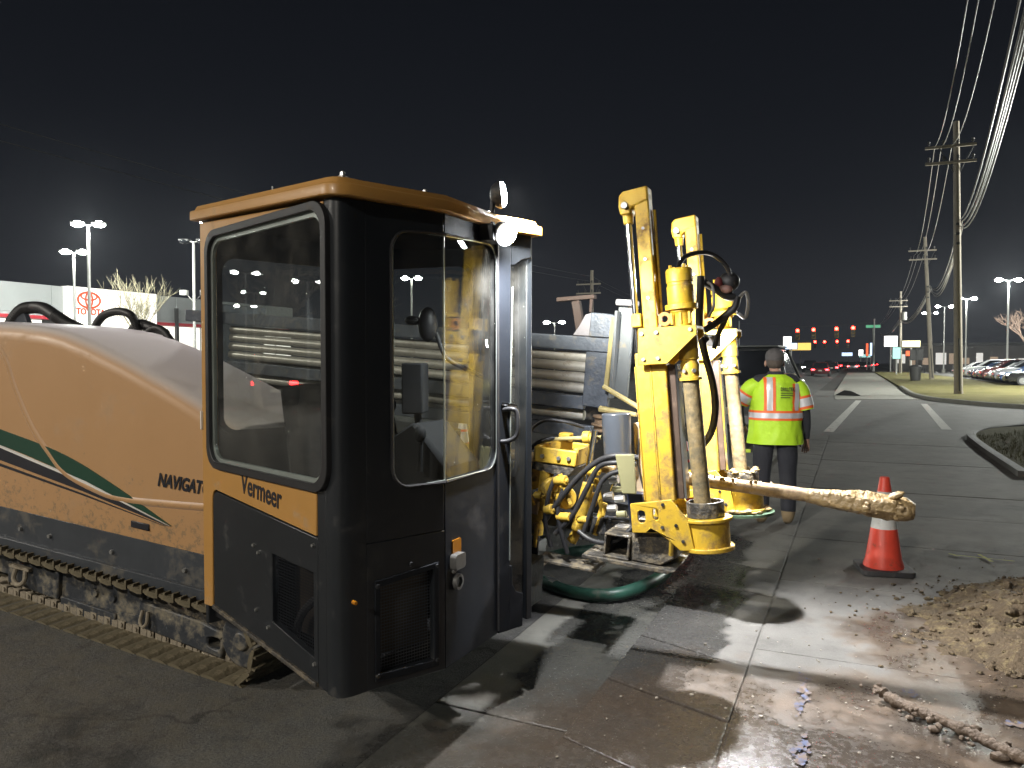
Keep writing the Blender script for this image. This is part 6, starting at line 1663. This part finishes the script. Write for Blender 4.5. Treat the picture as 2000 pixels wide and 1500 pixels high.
# ------------------------------------------------------------------ traffic signals, street sign, shop signs
sig_yel = surf('signal housing', (0.30, 0.17, 0.02), 0.5, var=0.1)
red_lens = emit('red signal lens', (1.0, 0.012, 0.008), 75.0)
off_lens = surf('unlit signal lens', (0.05, 0.04, 0.02), 0.3)
gant = thing('signal_gantry', 'dark span wire and poles carrying the near traffic signals', 'gantry', (-6, 127, 0))
MB().tube(spline([(-11, 0, 7.6), (-3, 0, 6.95), (3, 0, 7.0), (8.6, 2.5, 7.6)], 6), .03, 6).build('span_wire', dark_metal, gant)
for x, y in ((-11, 0), (8.6, 2.5)): MB().cyl((x, y, 0), (x, y, 8.0), .14, .1, 12).build('pole', pole_metal, gant)
def signal(loc, label, group, s=1.0):
    t = thing('traffic_signal', label, 'traffic signal', loc, (0, 0, 0), group)
    MB().bb(-.22 * s, .22 * s, -.12, .16, -.62 * s, .62 * s).build('housing', sig_yel, t, bevel=.02)
    for k, z in enumerate((.4, 0, -.4)):
        MB().cyl((0, -.13, z * s), (0, -.16, z * s), .19 * s, None, 14).build('lens', red_lens if k == 0 else off_lens, t)
        MB().ring((0, -.13, z * s), (0, -.36, z * s), .205 * s, .185 * s, 14).build('visor', sig_yel, t)
    MB().cyl((0, 0, .6 * s), (0, 0, 1.1 * s), .03, None, 6).build('hanger', dark_metal, t)
for x, z, lab in ((-8.2, 5.75, 'leftmost red traffic signal of the near four'), (-5.9, 5.85, 'second red traffic signal from the left of the near four'), (-2.65, 5.95, 'third red traffic signal from the left of the near four'), (-0.35, 6.05, 'rightmost red traffic signal of the near four')):
    signal((x, 127.0, z), lab, 'near red traffic signals', 1.35)
for x, z, lab in ((-9.6, 5.9, 'leftmost of the far small red traffic signals'), (-7.3, 5.9, 'second of the far small red traffic signals'), (-4.3, 5.95, 'third of the far small red traffic signals'), (-1.75, 6.0, 'rightmost of the far small red traffic signals')):
    signal((x, 215.0, z), lab, 'far red traffic signals', 1.7)
def sign(name, loc, w, h, z, mat, label, post=True, extra=None, ang=0.0):
    t = thing(name, label, 'sign', loc, (0, 0, ang))
    MB().bb(-w / 2, w / 2, -.12, .12, z - h / 2, z + h / 2).build('sign_board', mat, t, bevel=.03)
    MB().bb(-w / 2 - .06, w / 2 + .06, -.08, .14, z - h / 2 - .06, z + h / 2 + .06).build('sign_frame', dark_metal, t)
    if post: MB().cyl((0, .05, 0), (0, .05, z - h / 2), .1, None, 10).build('post', pole_metal, t)
    if extra:
        w2, h2, z2, m2 = extra; MB().bb(-w2 / 2, w2 / 2, -.13, .13, z2 - h2 / 2, z2 + h2 / 2).build('lower_board', m2, t, bevel=.03)
    return t
sg_w = emit('white lit sign', (1.0, .98, .95), 2.2); sg_y = emit('yellow lit sign', (1.0, .92, .55), 1.6); sg_r = emit('red lit sign', (.9, .12, .04), 1.4); sg_g = emit('green street sign', (.10, .42, .22), .8); sg_t = emit('teal lit sign', (.45, .85, .8), .9); sg_b = emit('blue lit sign', (.55, .7, 1.0), 1.6); sg_o = emit('amber lit sign', (1.0, .65, .15), 1.3)
sign('street_name_sign', (2.45, 130.4, 0), 2.0, .42, 6.9, sg_g, 'green overhead street name sign beside the signals')
sign('shop_sign', (4.6, 122.0, 0), 1.7, 1.5, 4.4, sg_w, 'white lit shop sign left of the third utility pole')
sign('shop_sign', (5.05, 86.0, 0), 1.6, .62, 3.3, sg_y, 'cream lit pylon sign above a red panel', extra=(.9, .5, 2.35, sg_r))
sign('shop_sign', (4.3, 98.0, 0), .8, 1.3, 2.5, sg_t, 'pale teal lit sign low beside the sidewalk')
sign('shop_sign', (-12.6, 205.0, 0), 5.0, 1.8, 5.2, sg_o, 'amber lit sign behind the far traffic signals')
sign('shop_sign', (-14.5, 190.0, 0), 1.8, 2.2, 6.2, sg_w, 'small white lit sign far left of the amber one')
sign('shop_sign', (-7.9, 110.0, 0), 1.5, .8, 3.6, sg_b, 'pale blue lit sign at the right end of the bus roof')
for i, (x, y, w, h, z, m, lab) in enumerate(((1.0, 165, .8, 1.2, 3.2, sg_w, 'narrow white lit banner beyond the signals'), (1.9, 150, .35, 2.2, 3.6, sg_r, 'tall thin red lit banner beyond the signals'), (2.7, 160, .35, 2.4, 3.8, sg_b, 'tall thin blue lit banner beside the red one'), (-2.0, 225, 2.6, .9, 3.4, sg_b, 'distant pale blue shop front sign over the queue'), (2.5, 232, 3.0, .8, 3.0, sg_t, 'distant teal shop front sign over the queue'), (6.2, 140, 1.2, .8, 2.4, sg_w, 'white lit panel behind the third utility pole'))):
    sign('lit_banner' if i < 3 else 'shop_sign', (x, y, 0), w, h, z, m, lab)

# low shop building behind the right lot
shop = thing('shop_building', 'long low lit shop building behind the right-hand car lot', 'building', (14, 150, 0))
MB().bb(-8, 46, 0, 14, 0, 4.2).build('wall', surf('shop wall', (0.16, 0.15, 0.145), 0.7, var=0.1), shop)
MB().bb(-8.4, 46.4, -.6, 14.4, 4.21, 4.7).build('roof', dark_metal, shop)
for k in range(26):
    x = -7.4 + 2.0 * k
    MB().bb(x, x + rnd.uniform(.7, 1.6), -.06, -.02, rnd.uniform(.5, 1.4), rnd.uniform(2.0, 3.0)).build('window', emit('shop window warm', (1.0, .72, .5), .22) if k % 3 else emit('shop window white', (1, .96, .9), .6), shop)
# near-edge things up the sidewalk
bn = thing('trash_bin', 'dark trash bin on the grass edge beside the second utility pole', 'trash bin', (4.3, 67.5, 0.07))
MB().lathe([(.34, 0), (.36, .1), (.42, 1.0), (.46, 1.02), (.46, 1.1), (.3, 1.2), (.05, 1.25)], (0, 0, 0), (0, 0, 1), 18).build('bin_body', dark_metal, bn, smooth=40)
MB().tube([(.44, 0, .9), (.62, 0, .95), (.6, 0, .6)], .04, 6).build('bin_handle', dark_metal, bn)
ps = thing('post_sign', 'dark signpost with a small plate behind the trash bin', 'signpost', (4.55, 70.5, 0.05))
MB().cyl((0, 0, 0), (0, 0, 2.6), .08, None, 10).build('post', dark_metal, ps); MB().bb(-.5, .5, -.04, .04, 1.6, 2.5).build('plate', dark_metal, ps, bevel=.02)
wd = thing('rubber_ramp', 'small dark rubber kerb ramp lying at the far sidewalk edge', 'ramp', (-0.3, 39.1, 0.0))
MB().prism([(-.55, 0), (.55, 0), (.15, .2), (-.15, .24)], lambda x, z, d: (x, d, z), -.2, .2).build('ramp_body', dark_metal, wd, bevel=.02)
fl = thing('marker_flag', 'small yellow utility marker flag in the grass corner', 'flag', (2.95, 17.2, 0.05))
MB().cyl((0, 0, 0), (0, 0, .42), .004, None, 6).build('flag_wire', dark_metal, fl)
MB().prism([(0, .32), (.1, .34), (.11, .42), (0, .42)], lambda x, z, d: (x, d, z), -.001, .001).build('flag_cloth', emit('flag cloth', (.8, .8, .05), .05), fl)

# ------------------------------------------------------------------ thin night haze over the whole place
hz = MB().bb(-340, 340, -140, 570, -1.1, 13.6).build('haze', [], None, smooth=0)
tag(hz, 'thin night haze glowing round the lamps', 'haze', kind='stuff')
hm = bpy.data.materials.new('night haze'); hm.use_nodes = True
hn = hm.node_tree; hn.nodes.clear()
ho = hn.nodes.new('ShaderNodeOutputMaterial'); hv = hn.nodes.new('ShaderNodeVolumePrincipled')
hv.inputs['Color'].default_value = (0.85, 0.9, 1.0, 1); hv.inputs['Density'].default_value = HAZE; hv.inputs['Anisotropy'].default_value = 0.0
hn.links.new(hv.outputs[0], ho.inputs['Volume'])
hz.data.materials.append(hm)
